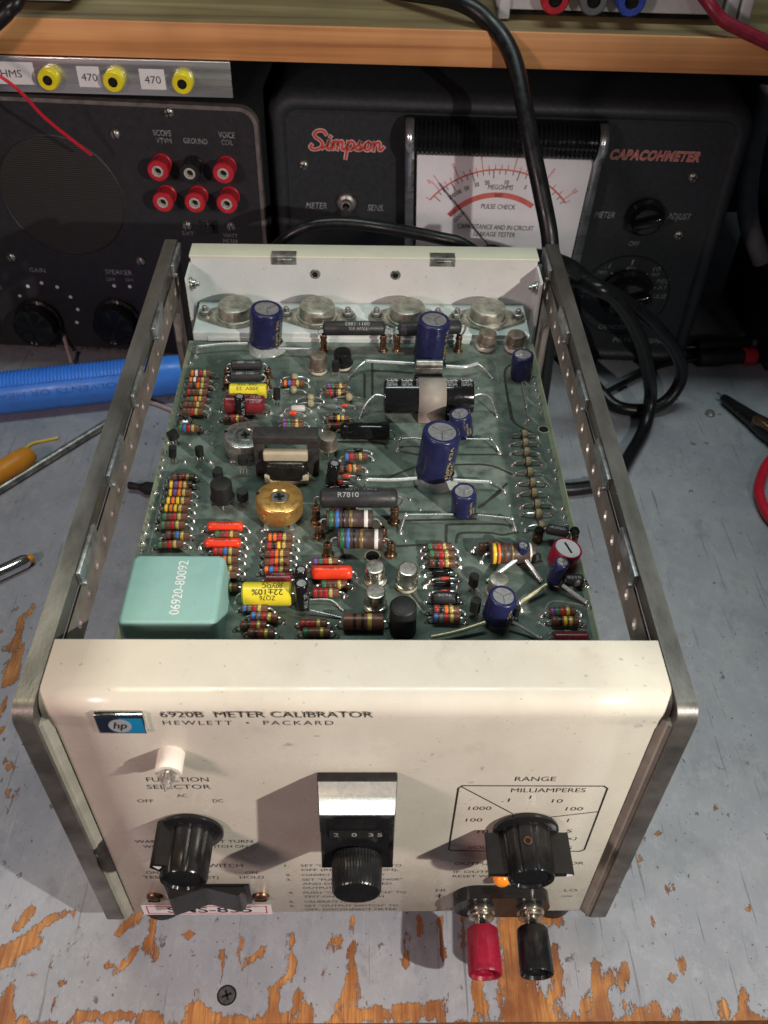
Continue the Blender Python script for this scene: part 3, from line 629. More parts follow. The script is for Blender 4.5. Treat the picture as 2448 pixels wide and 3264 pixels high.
def corner_loop(y0, y1, z0, z1, radii, n=5):
    """YZ loop starting lower front, counter clockwise seen from -x"""
    out = []
    for (cy, cz, sy, sz, r, a0) in ((y0, z0, 1, 1, radii[0], pi), (y1, z0, -1, 1, radii[1], 1.5 * pi), (y1, z1, -1, -1, radii[2], 0), (y0, z1, 1, -1, radii[3], pi / 2)):
        for i in range(n + 1):
            a = a0 + pi / 2 * i / n
            out.append((cy + sy * r + r * cos(a), cz + sz * r + r * sin(a)))
    return out
for sx in (-1, 1):
    mb = MB()
    outer = corner_loop(0, 278, 0, H, (5, 2.5, 2.5, 5.5)); inner = corner_loop(12, 264, 9, 141.6, (1.5, 1.5, 1.5, 1.5)); n = len(outer)
    vs = [(sx * 92.5, y, z) for y, z in outer] + [(sx * 98.5, y, z) for y, z in outer] + [(sx * 92.5, y, z) for y, z in inner] + [(sx * 98.5, y, z) for y, z in inner]
    fs = []
    for i in range(n):
        j = (i + 1) % n
        fs += [(i, j, 2 * n + j, 2 * n + i), (n + i, 3 * n + i, 3 * n + j, n + j), (i, n + i, n + j, j), (2 * n + i, 2 * n + j, 3 * n + j, 3 * n + i)]
    mb.add(vs, fs, 0, smooth=True)
    fr = mb.build('side_frame', 'frame_metal', cal)
    # inner lip of the front leg that borders the panel
    mb = MB()
    poly = [(92.4, 1.2), (91.2, 1.6), (91.0, 2.6), (88.7, 4.6), (88.7, 9.0), (92.4, 9.0)]
    mb.prism([(sx * x, y) for x, y in (poly if sx > 0 else poly[::-1])], 1.5, 140.5)
    mb.build('panel_channel', 'channel_paint', fr)
    # perforated strip under the rail
    mb = MB(); pitch = 12.9; z0, z1 = 126.5, 141.2; zc = 133.6; y = 25.3
    xi, xo = sx * 91.7, sx * 92.45
    while y < 264:
        ya, yb = y, min(y + pitch, 264); yc = (ya + yb) / 2; k = 12
        circ = [(yc + 1.9 * cos(2 * pi * i / k), zc + 2.5 * sin(2 * pi * i / k)) for i in range(k)]
        rect = []
        for i in range(k):
            a = 2 * pi * i / k; c_, s_ = cos(a), sin(a)
            q = min((yb - yc) / max(abs(c_), 1e-6), ((z1 - zc) if s_ > 0 else (zc - z0)) / max(abs(s_), 1e-6))
            rect.append((yc + c_ * q, zc + s_ * q))
        corners = {1: (yb, z1), 4: (ya, z1), 7: (ya, z0), 10: (yb, z0)}
        for i in corners: rect[i] = corners[i]
        rect[2] = (yc + (yb - yc) * 0.3, z1) if 2 in (2,) else rect[2]
        vs = []
        for x in (xi, xo):
            vs += [(x, a, b) for a, b in circ] + [(x, a, b) for a, b in rect]
        fs = []
        for i in range(k):
            j = (i + 1) % k
            fs += [(i, j, k + j, k + i), (2 * k + i, 3 * k + i, 3 * k + j, 2 * k + j), (i, 2 * k + i, 2 * k + j, j)]
        mb.add(vs, fs)
        y += pitch
    mb.add([(xi, 25.3, z0), (xo, 25.3, z0), (xo, 264, z0), (xi, 264, z0)], [(0, 1, 2, 3)])
    mb.build('perforated_strip', 'strip_metal', fr)
    # spring tabs on the inside of the rail
    for (ya, yb) in ((252, 275), (197.5, 219.5), (149.0, 170.0), (101.6, 125.0), (54, 77)):
        mb = MB(); mb.box((sx * 91.6, (ya + yb) / 2, 144.2), (1.7, yb - ya, 6.2), 0, bev=0.35)
        mb.box((sx * 90.9, ya + 0.7, 141.9), (2.4, 1.7, 1.6), 0, bev=0.3)
        mb.build('spring_tab', 'clip_steel', fr)
    # rear leg brace
    mb = MB(); mb.box((sx * 90.2, 240, 80), (2.2, 7, 92), 0, T(0, 0, 0) @ RX(0)); mb.build('brace', 'strip_metal', fr, None)
    # feet
    for yy in (14, 250):
        mb = MB(); mb.lathe([(8.5, -10), (9.3, -9), (9.3, -1), (8.8, 0.4)], 24, M=S3(1, 1, 1)); mb.lathe([(0, -10), (8.5, -10)], 24)
        mb.build('foot', 'black_matte', cal, T(sx * 80, yy, 0))

# ---------------- front panel: one bent sheet
path = [(27.2, 145.8, 92.2), (27.2, 147.6, 92.2), (26.8, 148.0, 92.2)]
for i in range(9):
    a = pi / 2 * i / 8
    path.append((PY + 6.5 - 6.5 * sin(a), 141.5 + 6.5 * cos(a), 92.2 - 0.9 * (i / 8) ** 2))
path += [(PY, 138.5, 89.6), (PY, 135.5, 88.75), (PY, 100, 88.7), (PY, 50, 88.7), (PY, 2.2, 88.7), (PY + 0.8, 1.2, 88.7), (PY + 14, 1.2, 88.7)]
mb = MB(); vs = []; nxp = 9
for y, z, hw in path:
    for i in range(nxp): vs.append((-hw + 2 * hw * i / (nxp - 1), y, z))
fs = [(k * nxp + i, k * nxp + i + 1, (k + 1) * nxp + i + 1, (k + 1) * nxp + i) for k in range(len(path) - 1) for i in range(nxp - 1)]
mb.add(vs, fs, 0, smooth=True)
panel = mb.build('front_panel', 'cream_paint', cal)
sol = panel.modifiers.new('thickness', 'SOLIDIFY'); sol.thickness = 0.0012; sol.offset = -1 if panel.data.polygons[8 * 14 + 3].normal.y < 0 else 1

def PF(x, z, d=0.06): return lambda u, v: (x + u, PY - d, z + v)
def ptxt(s, x, z, cap=2.6, x1=None, align='l', m='print_black', **kw):
    if x1 is not None: kw['width'] = x1 - x
    else: kw.setdefault('xs', 1.45)
    kw.setdefault('bold', 0.0)
    return lettering(panel, s, PF(x, z), cap, m, align=align, **kw)
ptxt('6920B  METER CALIBRATOR', -57.3, 141.6, 2.9, 4.5)
ptxt('HEWLETT  \u2022  PACKARD', -57.2, 137.6, 2.2, -7.2, spacing=1.25)
ptxt('FUNCTION', -67.3, 104.7, 2.6, -47.6)
ptxt('SELECTOR', -67.9, 100.1, 2.6, -47.4)
ptxt('AC', -59.1, 94.6, 2.0, -55.7); ptxt('OFF', -72.5, 91.2, 2.0, -67.2); ptxt('DC', -47.8, 91.2, 2.0, -44.4)
ptxt('WARNING:  DO NOT TURN', -78.3, 62.2, 2.0, -37.1)
ptxt('WITH OUTPUT SWITCH ON', -76.0, 58.3, 2.0, -39.2)
ptxt('OUTPUT SWITCH', -73.0, 42.6, 2.8, -42.3)
ptxt('ON', -78.4, 37.2, 2.2, -73.9); ptxt('TEST', -80.1, 33.2, 2.2, -72.0)
ptxt('OFF', -60.5, 37.2, 2.2, -54.5); ptxt('(RESET)', -62.5, 33.0, 2.2, -52.1)
ptxt('ON', -41.9, 37.0, 2.2, -37.4); ptxt('HOLD', -44.2, 33.0, 2.2, -35.1)
cp = 1.75
for n_, zz, lines in (('1.', 42.9, ['SET "OUTPUT SWITCH" TO', 'OFF (RESET POSITION),']), ('2.', 35.0, ['CONNECT METER TO OUTPUT']),
                      ('3.', 30.9, ['SET "FUNCTION" "RANGE"', 'AND DIAL TO DESIRED', 'OUTPUT LEVEL']), ('4.', 19.3, ['PUSH "OUTPUT SWITCH" TO', 'TEST-ON OR HOLD-ON']),
                      ('5.', 10.9, ['CALIBRATE METER']), ('6.', 7.0, ['SET "OUTPUT SWITCH" TO', 'OFF, DISCONNECT METER'])):
    ptxt(n_, -26.9, zz, cp, xs=1.35)
    zl = zz
    for q, s in enumerate(lines):
        ends = {'SET "OUTPUT SWITCH" TO': 16.0, 'OFF, DISCONNECT METER': 15.6, 'PUSH "OUTPUT SWITCH" TO': 18.6, 'SET "FUNCTION" "RANGE"': 16.6, 'AND DIAL TO DESIRED': 12.8, 'TEST-ON OR HOLD-ON': 10.0, 'OFF (RESET POSITION),': 15.0, 'CONNECT METER TO OUTPUT': 10.0, 'OUTPUT LEVEL': -1.5, 'CALIBRATE METER': 1.0}
        ptxt(s, -21.0, zl - 3.65 * q, cp, ends[s])
ptxt('RANGE', 50.4, 104.8, 2.7, 63.6); ptxt('MILLIAMPERES', 50.0, 97.6, 2.6, 74.5)
for s, x, z, x1 in (('.1', 47.7, 91.2, 50.2), ('1', 56.6, 93.2, None), ('10', 64.4, 90.6, 68.0), ('100', 69.9, 85.2, 75.7), ('1', 71.7, 77.0, None), ('5', 72.6, 69.2, 74.6), ('(5 Max.)', 66.6, 63.8, 77.2),
                    ('AMPERES', 61.0, 56.4, 76.7), ('1000', 37.0, 85.7, 44.7), ('100', 36.8, 77.5, 42.4), ('10', 41.6, 69.0, 45.3), ('VOLTS', 39.2, 56.8, 49.5)):
    ptxt(s, x, z, 2.3, x1, shear=0.08)
ptxt('OUTPUT LEVEL INDICATOR', 35.4, 44.0, 2.2, 83.3)
ptxt('IF OUTPUT LIGHT IS OFF', 35.7, 37.2, 1.8, 78.0); ptxt('RESET WITH SWITCH', 35.6, 33.4, 1.8, 68.0)
ptxt('HI', 30.0, 20.8, 2.2, 33.4); ptxt('LO', 79.8, 20.4, 2.2, 84.7)
ptxt('CAUTION: OUTPUT NOT GROUNDED', 35.0, 3.6, 1.7, 76.0)
def pline(pts, w, name='printed_rule', mt='print_black', d=0.05):
    mb = MB()
    for (a, b) in zip(pts[:-1], pts[1:]):
        a = Vector((a[0], 0, a[1])); b = Vector((b[0], 0, b[1])); t = (b - a).normalized(); q = Vector((-t.z, 0, t.x)) * w / 2; e = t * w * 0.4
        mb.add([(p.x, PY - d, p.z) for p in (a - q - e, b - q + e, b + q + e, a + q - e)], [(0, 1, 2, 3)]); d += 0.004
    return mb.build(name, mt, panel)
box_ = [(32.6, 100.2), (33.8, 101.9), (80.0, 101.5), (81.4, 100.0), (81.5, 56.2), (80.2, 54.8), (33.8, 55.4), (32.5, 56.6), (32.6, 100.2)]
pline(box_, 0.62); pline([(33.4, 101.4), (52.3, 83.1)], 0.5); pline([(81.2, 84.3), (65.8, 80.6)], 0.5)
pline([(30.2, 16.7), (33.2, 16.7)], 0.5); pline([(31.7, 15.2), (31.7, 18.2)], 0.7, d=0.07); pline([(79.7, 16.1), (83.6, 16.1)], 0.55)
# scuffs and chips in the paint
for (x, z, w, h, k) in ((-21, 126.5, 4.5, 2.6, 11), (-12.5, 131.5, 3.6, 1.0, 12), (39.2, 112.8, 1.8, 3.2, 13), (36.6, 103.9, 3.2, 2.0, 14), (83.5, 137, 3.2, 2.6, 15), (85.0, 139.5, 1.8, 1.2, 16), (-86.4, 12.4, 1.5, 1.0, 17)):
    rnd = random.Random(k); mb = MB(); N_ = 14
    pts = [(x + w / 2 * cos(2 * pi * i / N_) * rnd.uniform(0.45, 1), PY - 0.03, z + h / 2 * sin(2 * pi * i / N_) * rnd.uniform(0.45, 1)) for i in range(N_)]
    mb.add([(x, PY - 0.03, z)] + pts, [(0, 1 + (i + 1) % N_, 1 + i) for i in range(N_)])
    mb.build('paint_scuff', 'paint_scuff' if 'paint_scuff' in MATS else mat('paint_scuff', (0.48, 0.44, 0.42), 0.5, var=0.15, vscale=700).name, panel)

# badge
mb = MB(); mb.box((-69, PY - 0.7, 140.0), (14.2, 1.6, 9.8), 0, bev=0.3)
badge = mb.build('maker_badge', 'chrome', cal)
mb = MB(); mb.box((-72.3, PY - 1.56, 139.5), (6.4, 0.06, 7.2), 0); mb.build('badge_field', 'hp_navy', badge)
mb = MB(); mb.box((-65.75, PY - 1.56, 139.5), (6.6, 0.06, 7.2), 0); mb.build('badge_field', 'hp_blue', badge)
mb = MB(); mb.lathe([(3.3, 0), (3.3, 0.12), (0, 0.12)], 28, M=T(-69.2, PY - 1.6, 139.5) @ RX(pi / 2)); mb.build('badge_disc', 'badge_grey', badge)
lettering(badge, 'hp', lambda u, v: (-71.3 + u, PY - 1.76, 138.3 + v), 3.2, 'print_black', width=3.9, shear=0.25, bold=0.02)

# pilot lamp
mb = MB(); mb.lathe([(4.1, 0), (4.1, 6.6), (3.9, 7.0), (2.6, 7.0), (2.5, 5.5), (0, 5.5)], 28, M=T(-57, PY, 122) @ RX(pi / 2))
lampo = mb.build('pilot_lamp', 'white_plastic', cal)
mb = MB(); mb.lathe([(2.4, 5.6), (2.5, 8.2), (2.1, 9.4), (1.2, 10.6), (0.7, 11.8), (0.25, 12.8), (0, 13.0)], 20, M=T(-57, PY, 122) @ RX(pi / 2))
mb.build('bulb', 'glass', lampo)
mb = MB(); mb.tube([(-57.6, PY - 5.7, 122), (-57.8, PY - 9, 122.4), (-56.4, PY - 9.2, 122.3), (-56.3, PY - 5.7, 122)], 0.18, 6); mb.build('filament', 'steel', lampo)

# ---------------- knobs
def fluted(R, n, depth):
    def f(a, h): return 1 - depth * (0.5 - 0.5 * cos(n * a)) ** 6
    return f
def knob_body(rot, wings, name, cx, cz):
    k = empty(name, (cx, PY, cz)); k.parent = cal; k.rotation_euler = (pi / 2, 0, 0)
    mb = MB(); mb.lathe([(11.2, 0.6), (11.4, 1.0), (11.4, 1.9), (10.9, 2.4), (8.4, 2.6)], 48); mb.build('skirt', 'black_plastic', k)
    mb = MB()
    mb.lathe([(8.3, 2.4), (8.1, 10), (7.9, 17.8), (7.5, 18.5), (6.9, 18.5), (6.6, 17.6), (0, 17.4)], 96, ruf=lambda a, h: 1 - 0.075 * max(0.0, cos(9 * a)) ** 8 if h < 18.4 else 1)
    mb.build('grip', 'black_plastic', k)
    for a in wings:
        mb = MB(); M = RZ(a)
        mb.prism([(7.2, -1.5), (14.2, -1.0), (14.4, 0), (14.2, 1.0), (7.2, 1.5)], 2.7, 17.0, 0, M)
        mb.build('wing', 'black_plastic', k)
    return k
kr = knob_body(0, (0.02, pi - 0.02), 'control_knob', 57.8, 73.4)
mb = MB(); mb.lathe([(1.5, 0), (1.5, 0.5), (0.9, 0.5), (0.8, -0.3), (0, -0.3)], 20, M=RX(0) @ T(-1.2, 8.0, 9) @ RX(-pi / 2)); mb.build('set_screw', 'brass', kr)
mb = MB(); mb.prism([(11.8, -1.0), (14.0, -0.3), (14.0, 0.3), (11.8, 1.0)], 17.05, 17.12, 0); mb.build('pointer_mark', 'print_white', kr)
kl = knob_body(0, (), 'control_knob', -57.4, 73.2)
mb = MB(); mb.prism([(6.0, -3.0), (11.6, -1.9), (12.2, 0), (11.6, 1.9), (6.0, 3.0)], 1.0, 16.2, 0, RZ(radians(146))); mb.build('wing', 'black_plastic', kl)
mb = MB(); mb.prism([(8.6, -1.1), (11.2, 0.0), (8.6, 1.1)], 16.25, 16.32, 0, RZ(radians(146))); mb.build('pointer_mark', 'print_white', kl)

# ---------------- turns-counting dial
dial = empty('counting_dial', (0, 0, 0)); dial.parent = cal
mb = MB(); mb.box((-0.2, PY - 1.6, 93), (25.4, 3.2, 35.4), 0, bev=0.5); mb.build('base', 'black_matte', dial)
y0, y1 = 0.3, -10.6
vs = [(-12.6, y0, 110.6), (12.3, y0, 110.6), (12.3, y0, 75.6), (-12.6, y0, 75.6), (-11.5, y1, 109.6), (11.3, y1, 109.6), (11.6, y1 - 1.2, 75.9), (-11.8, y1 - 1.2, 75.9)]
mb = MB(); mb.add(vs, [(0, 1, 5, 4), (1, 2, 6, 5), (2, 3, 7, 6), (3, 0, 4, 7)])
# bevelled frame and recessed window
fr_ = [(-11.5, y1, 109.6), (11.3, y1, 109.6), (11.6, y1 - 1.2, 75.9), (-11.8, y1 - 1.2, 75.9)]
wn = [(-10.0, y1 + 0.9, 105.6), (9.8, y1 + 0.9, 105.6), (9.8, y1 + 0.4, 89.8), (-10.0, y1 + 0.4, 89.8)]
mb.add(fr_ + wn, [(0, 1, 5, 4), (1, 2, 6, 5), (3, 0, 4, 7), (2, 3, 7, 6), (4, 5, 6, 7)])
mb.build('housing', 'black_plastic', dial)
mb = MB(); mb.add([(-12.55, y0 - 0.3, 110.72), (12.25, y0 - 0.3, 110.72), (11.3, y1 + 0.1, 109.75), (-11.5, y1 + 0.1, 109.75), (-12.55, y0 - 0.3, 110.3), (12.25, y0 - 0.3, 110.3), (11.3, y1 - 0.05, 109.3), (-11.5, y1 - 0.05, 109.3)], [(0, 1, 2, 3), (2, 6, 7, 3), (0, 3, 7, 4), (1, 5, 6, 2)])
mb.build('top_plate', 'dial_silver', dial)
mb = MB(); mb.box((-0.9, y1 + 0.38, 96.4), (16.2, 0.3, 4.0)); slot = mb.build('number_slot', 'void_black', dial)
for s, x in (('2', -7.6), ('0', -1.9), ('3', 3.4), ('5', 6.2)):
    lettering(slot, s, (lambda x: lambda u, v: (x + u, y1 + 0.2, 95.0 + v))(x), 2.3, 'print_grey', width=1.6, name='digit')
mb = MB(); mb.lathe([(8.4, 0), (8.3, 2.0), (7.9, 10.4), (7.3, 11.2), (6.6, 11.3), (0, 11.0)], 132, M=T(-0.2, y1 - 1.1, 82.0) @ RX(pi / 2), ruf=lambda a, h: (1 - 0.032 * (0.5 + 0.5 * cos(44 * a))) if h < 11 else 1)
mb.build('dial_knob', 'black_plastic', dial)

# ---------------- rocker switch with its screws, sticker
rk = empty('rocker_switch', (0, 0, 0)); rk.parent = cal
mb = MB(); mb.box((-57.2, PY - 0.3, 20), (32, 0.9, 17), 0, bev=0.3); mb.build('bezel', 'black_gloss', rk)
poly = [(-14.6, 0.4), (-13.6, 5.2), (-12.6, 5.4), (-1.0, 1.5), (0.6, 1.5), (11.6, 4.2), (12.6, 4.0), (14.6, 0.4)]
mb = MB(); mb.prism([(-57.2 + x, -y) for x, y in poly], 0, 15.0, 0, T(0, PY, 12.6)); mb.build('rocker', 'black_plastic', rk)
for x in (-78.3, -37.5):
    mb = MB(); mb.lathe([(3.3, 0), (3.2, 0.8), (2.4, 1.6), (1.0, 2.0), (0, 2.05)], 24, M=RX(pi / 2))
    mb.box((0, -1.95, 0), (4.6, 0.5, 0.7), 1)
    mb.build('screw', ['brass', 'void_black'], cal, T(x, PY, 17.4))
mb = MB(); mb.box((-59.7, PY - 0.08, 4.6), (51.0, 0.08, 9.0)); st = mb.build('sticker', 'sticker_white', cal)
for (a, b) in (((-83.2, 1.4), (-36.3, 1.4)), ((-83.2, 7.9), (-36.3, 7.9)), ((-83.2, 1.4), (-83.2, 7.9)), ((-36.3, 1.4), (-36.3, 7.9))):
    mb = MB(); mb.box(((a[0] + b[0]) / 2, PY - 0.16, (a[1] + b[1]) / 2), (abs(a[0] - b[0]) + 0.5, 0.03, abs(a[1] - b[1]) + 0.5)); mb.build('sticker_border', 'print_red', st)
lettering(st, 'SMS-835', lambda u, v: (-75.5 + u, PY - 0.17, 2.2 + v), 5.0, 'print_black', width=33.5, bold=0.012)

# ---------------- output terminals
tb = empty('output_terminals', (0, 0, 0)); tb.parent = cal
mb = MB(); poly = rrect(37.0, 17.5, 8.7, 8, 55.4, 17.6)
mb.prism([(x, z) for x, z in poly], 0, 5.2, 0, T(0, PY, 0) @ RX(pi / 2), smooth=True)
mb.build('terminal_block', 'black_gloss', tb)
for x, mm in ((47.3, 'red_plastic'), (66.3, 'black_plastic')):
    p = empty('binding_post', (x, PY - 5.2, 17.4)); p.parent = cal; p.rotation_euler = (pi / 2, 0, radians(-1.0))
    mb = MB(); mb.lathe([(5.1, 0), (5.3, 0.4), (5.3, 2.0), (4.3, 2.3), (3.4, 3.0), (4.9, 3.1), (4.9, 3.9), (2.7, 4.2), (2.7, 8.2)], 28)
    c_ = mb.build('collar', 'can_bright', p)
    mb = MB(); mb.lathe([(0, 0.02), (1.0, 0.02)], 14, M=T(0, 2.75, 5.9) @ RX(-pi / 2)); mb.lathe([(1.0, 0), (1.25, 0.1), (1.3, -0.4)], 14, M=T(0, 2.7, 5.9) @ RX(-pi / 2))
    mb.build('cross_hole', 'void_black', p)
    mb = MB(); mb.lathe([(2.6, 7.4), (5.4, 7.6), (5.9, 8.2), (6.2, 16), (6.4, 23.4), (6.1, 24.2), (5.3, 24.3), (4.9, 23.0), (2.2, 22.6), (2.0, 21.0), (0, 21.0)], 60,
                        ruf=lambda a, h: 1 - 0.018 * (0.5 + 0.5 * cos(20 * a)))
    mb.build('cap', mm, p)
mb = MB(); mb.lathe([(3.2, 0), (3.2, 1.8), (2.7, 3.2), (1.6, 4.0), (0, 4.2)], 24, M=T(53.8, PY, 35.2) @ RX(pi / 2)); mb.build('indicator_lamp', 'amber', cal)

# ---------------- rear panel
mb = MB()
mb.box((1.2, 261.6, 74), (170.5, 1.2, 145.6)); mb.box((1.2, 267.2, 147.2), (172, 12.4, 1.4), 1, bev=0.4)
for sx in (-1, 1): mb.box((1.2 + sx * 85.6, 254, 98), (1.2, 16.4, 92), 0)
rp = mb.build('rear_panel', ['rear_paint', 'rear_lip_paint'], cal)
for x in (-38.5, 39.5):
    mb = MB(); mb.box((x, 263.2, 148.0), (12.2, 5.4, 0.7), 0, bev=0.15); mb.box((x, 260.7, 145.9), (12.2, 0.6, 4.4), 0, bev=0.15); mb.box((x + 0.6, 260.3, 146.0), (7.0, 0.5, 1.5), 1, bev=0.15)
    mb.build('cover_clip', ['dull_steel', 'steel'], rp)
for x in (-23.4, 16.5):
    mb = MB(); mb.lathe([(2.7, 0.05), (2.4, 0.5), (1.4, 0.6), (1.3, 0.1), (0, 0.1)], 18, mis=[0, 0, 1, 1], M=T(x, 261.0, 138.5) @ RX(pi / 2)); mb.build('rivet_nut', ['steel', 'void_black'], rp)
for sx in (-1, 1):
    mb = MB(); M = T(sx * 85.4 + 1.2, 252, 137.5) @ RY(-sx * pi / 2)
    mb.lathe([(3.4, 0.7), (3.4, 1.2), (2.4, 1.3), (2.2, 3.0), (1.1, 3.1), (1.0, 4.6), (0, 4.7)], 16, M=M); mb.build('side_screw', 'steel', rp)

# ================================================================== CIRCUIT BOARD AND ITS PARTS
mb = MB(); mb.box((0, 131.5, ZP - 0.8), (169, 203, 1.6), 0)
mb.m = [0 if k == 1 else 1 for k in range(6)]
board = mb.build('circuit_board', ['circuit_board', 'board_edge'], cal)
for x, w in ((-83.3, 2.2), (83.2, 2.4)):   # bare laminate margin along both edges
    mb = MB(); mb.box((x, 131.5, ZP + 0.01), (w, 202.6, 0.04)); mb.build('bare_margin', 'laminate', board)
mb = MB(); mb.box((0, 247, ZP + 2.5), (164.5, 28, 5.0), 0, bev=0.4); mb.box((0, 236.5, ZP + 1.2), (150, 8, 2.2), 0)
hs = mb.build('heat_sink', 'heat_sink', cal)

def solder_mesh(r=0.85):
    mb = MB(); mb.lathe([(r * 1.35, 0.02), (r * 1.1, 0.2), (r * 0.62, 0.6), (r * 0.4, 1.05), (0, 1.15)], 9); return mb.mesh('solder_joint', 'solder')
SOLD = solder_mesh()
rnd = random.Random(3)
for x, y in SOLL + SOLR + SOLR2 + SOL1:
    link('solder_joint', SOLD, board, T(x, y, ZP) @ RZ(rnd.uniform(0, 6)) @ S3(*(rnd.uniform(0.9, 1.25),) * 3))
extra = [(-79.0, 223), (-66.5, 138), (12, 200), (26, 203), (54, 196), (-37, 150), (-26, 150), (-42, 175), (-20, 172), (-62, 84), (20, 121), (24, 115), (58, 92), (64, 108), (-3, 120),
         (17.5, 98), (22, 80), (45, 66), (58, 64), (64, 58), (82, 92), (-38, 103), (-58, 125), (62, 166), (34, 199), (-68, 216), (-10, 72), (60, 118), (-47, 160)]
for x, y in extra: link('solder_joint', SOLD, board, T(x, y, ZP) @ S3(0.8, 0.8, 0.7))
def flat_trace(pts, w, mt, z=0.03):
    P = [Vector((x, y, 0)) for x, y in pts]; P = smooth_path(P, 5) if len(P) > 2 else P
    mb = MB(); vs = []
    for k, p in enumerate(P):
        t = (P[min(k + 1, len(P) - 1)] - P[max(k - 1, 0)]).normalized(); q = Vector((-t.y, t.x, 0)) * w / 2
        vs += [(p.x - q.x, p.y - q.y, ZP + z), (p.x + q.x, p.y + q.y, ZP + z)]
    mb.add(vs, [(2 * k, 2 * k + 2, 2 * k + 3, 2 * k + 1) for k in range(len(P) - 1)]); return mb.build('trace', mt, board)
for k, t in enumerate(TRACES): flat_trace(t, 1.1, 'trace_dark', 0.03 + 0.006 * k)
lt = [[(-80, 90), (-80, 160), (-76, 205)], [(-62, 142), (-56, 128), (-50, 121), (-44, 116)], [(-65, 166), (-60, 171), (-46, 170)], [(-40, 100), (-36, 92)], [(18, 71), (24, 61)], [(40, 66), (46, 62), (62, 63)], [(66, 62), (70, 68), (82, 66)],
      [(-20, 98), (-14, 96), (10, 95)], [(-26, 62), (-20, 60), (-14, 58)], [(64, 200), (64, 216), (60, 222)], [(-66, 150), (-58, 158), (-52, 160)], [(52, 100), (60, 96), (68, 96)], [(12, 68), (10, 60)], [(36, 84), (40, 78), (44, 70)]]
for k, t in enumerate(lt): flat_trace(t, 0.7, 'trace_light', 0.10 + 0.004 * k)
for x, y, r in ((80.5, 166.6, 2.1), (4.8, 90.1, 2.6), (-22.5, 136, 1.6)):
    mb = MB(); mb.lathe([(0, 0.06), (r, 0.06)], 24, 1); mb.lathe([(r, 0.06), (r + 0.25, 0.09), (r + 0.5, 0.02)], 24, 0); mb.build('board_hole', ['board_edge', 'void_black'], board, T(x, y, ZP))
mb = MB(); mb.lathe([(3.6, 0.0), (3.6, 0.5), (2.7, 1.6), (1.2, 2.2), (0, 2.3)], 28)
for a in (0.5, 0.5 + pi / 2): mb.box((0, 0, 2.15), (3.4, 0.8, 0.5), 1, RZ(a))
mb.build('board_screw', ['steel', 'void_black'], cal, T(-76.9, 167.6, ZP + 1.5))

# ---------------- carbon composition resistors
def lead_mesh(reach, h, r=0.42, name='lead'):
    """from the body end at the origin (height h) outwards +x and down into the board"""
    pts = [(-0.4, 0, 0), (reach * 0.35, 0, 0), (reach * 0.75, 0, -0.25 * h), (reach, 0, -0.75 * h), (reach + 0.1, 0, -h)]
    mb = MB(); mb.tube(smooth_path(pts, 4), r, 7); mb.lathe([(1.15, -h + 0.03), (0.95, -h + 0.25), (0.5, -h + 0.9), (0.3, -h + 1.1)], 8, M=T(reach + 0.1, 0, 0))
    return mb.mesh(name, 'solder')
RH = 2.2
LEAD = lead_mesh(2.0, RH)
def res_mesh(bands, Lr=9.5, R=1.75, base='resistor_brown'):
    mats = [base] + ['band_' + b for b in bands]
    cuts = [0.055, 0.17, 0.245, 0.36, 0.435, 0.55, 0.63, 0.75] if Lr < 12 else None
    prof = [(0, 0), (R * 0.8, 0), (R, R * 0.12)]; mis = [0, 0]
    for k in range(4):
        a, b = cuts[2 * k] * Lr, cuts[2 * k + 1] * Lr
        prof += [(R, a), (R + 0.025, a + 0.05), (R + 0.025, b - 0.05), (R, b)]; mis += [0, k + 1, k + 1, k + 1]
    prof += [(R, Lr - R * 0.12), (R * 0.8, Lr), (0, Lr)]; mis += [0, 0, 0]
    mb = MB(); mb.lathe(prof, 14, mis=mis, M=T(-Lr / 2, 0, 0) @ RY(pi / 2)); return mb.mesh('resistor', mats)
RM = {}
def place_resistor(x, y, code, h=RH):
    if code not in RM: RM[code] = res_mesh(code)
    a = rnd.uniform(-0.035, 0.035)
    o = link('resistor', RM[code], cal, T(x + rnd.uniform(-0.25, 0.25), y + rnd.uniform(-0.2, 0.2), ZP + h + rnd.uniform(-0.15, 0.35)) @ RZ(a * 1.6) @ RY(rnd.uniform(-0.05, 0.05)) @ S3(rnd.uniform(0.96, 1.03), rnd.uniform(0.94, 1.03), rnd.uniform(0.94, 1.03)))
    for sgn in (0, 1):
        l = link('lead', LEAD, o, RX(0) @ RZ(pi * sgn) @ T(4.75, 0, 0))
    return o
for x, y, code in RES: place_resistor(x, y, code)

# ---------------- generic lying cylinders
def axial(name, key, R, mats, prof=None, mis=None, seg=24, leads=True, reach=2.2, lr=0.42, label=None):
    x0, y0, x1, y1, h = HZ[key]
    Lr = hypot(x1 - x0, y1 - y0); a = atan2(y1 - y0, x1 - x0)
    if prof is None: prof = [(0, 0), (R * 0.86, 0), (R, R * 0.14), (R, Lr - R * 0.14), (R * 0.86, Lr), (0, Lr)]
    else: prof = [(r, t * Lr if t <= 1 else t) for r, t in prof]
    M = T((x0 + x1) / 2, (y0 + y1) / 2, ZP + h) @ RZ(a)
    mb = MB(); mb.lathe(prof, seg, mis=mis, M=T(-Lr / 2, 0, 0) @ RY(pi / 2))
    o = mb.build(name, mats, cal, M)
    if leads:
        lm = lead_mesh(reach, h, lr)
        for sgn in (0, 1): link('lead', lm, o, RZ(pi * sgn) @ T(Lr / 2, 0, 0))
    if label: o['label'] = label
    return o, Lr
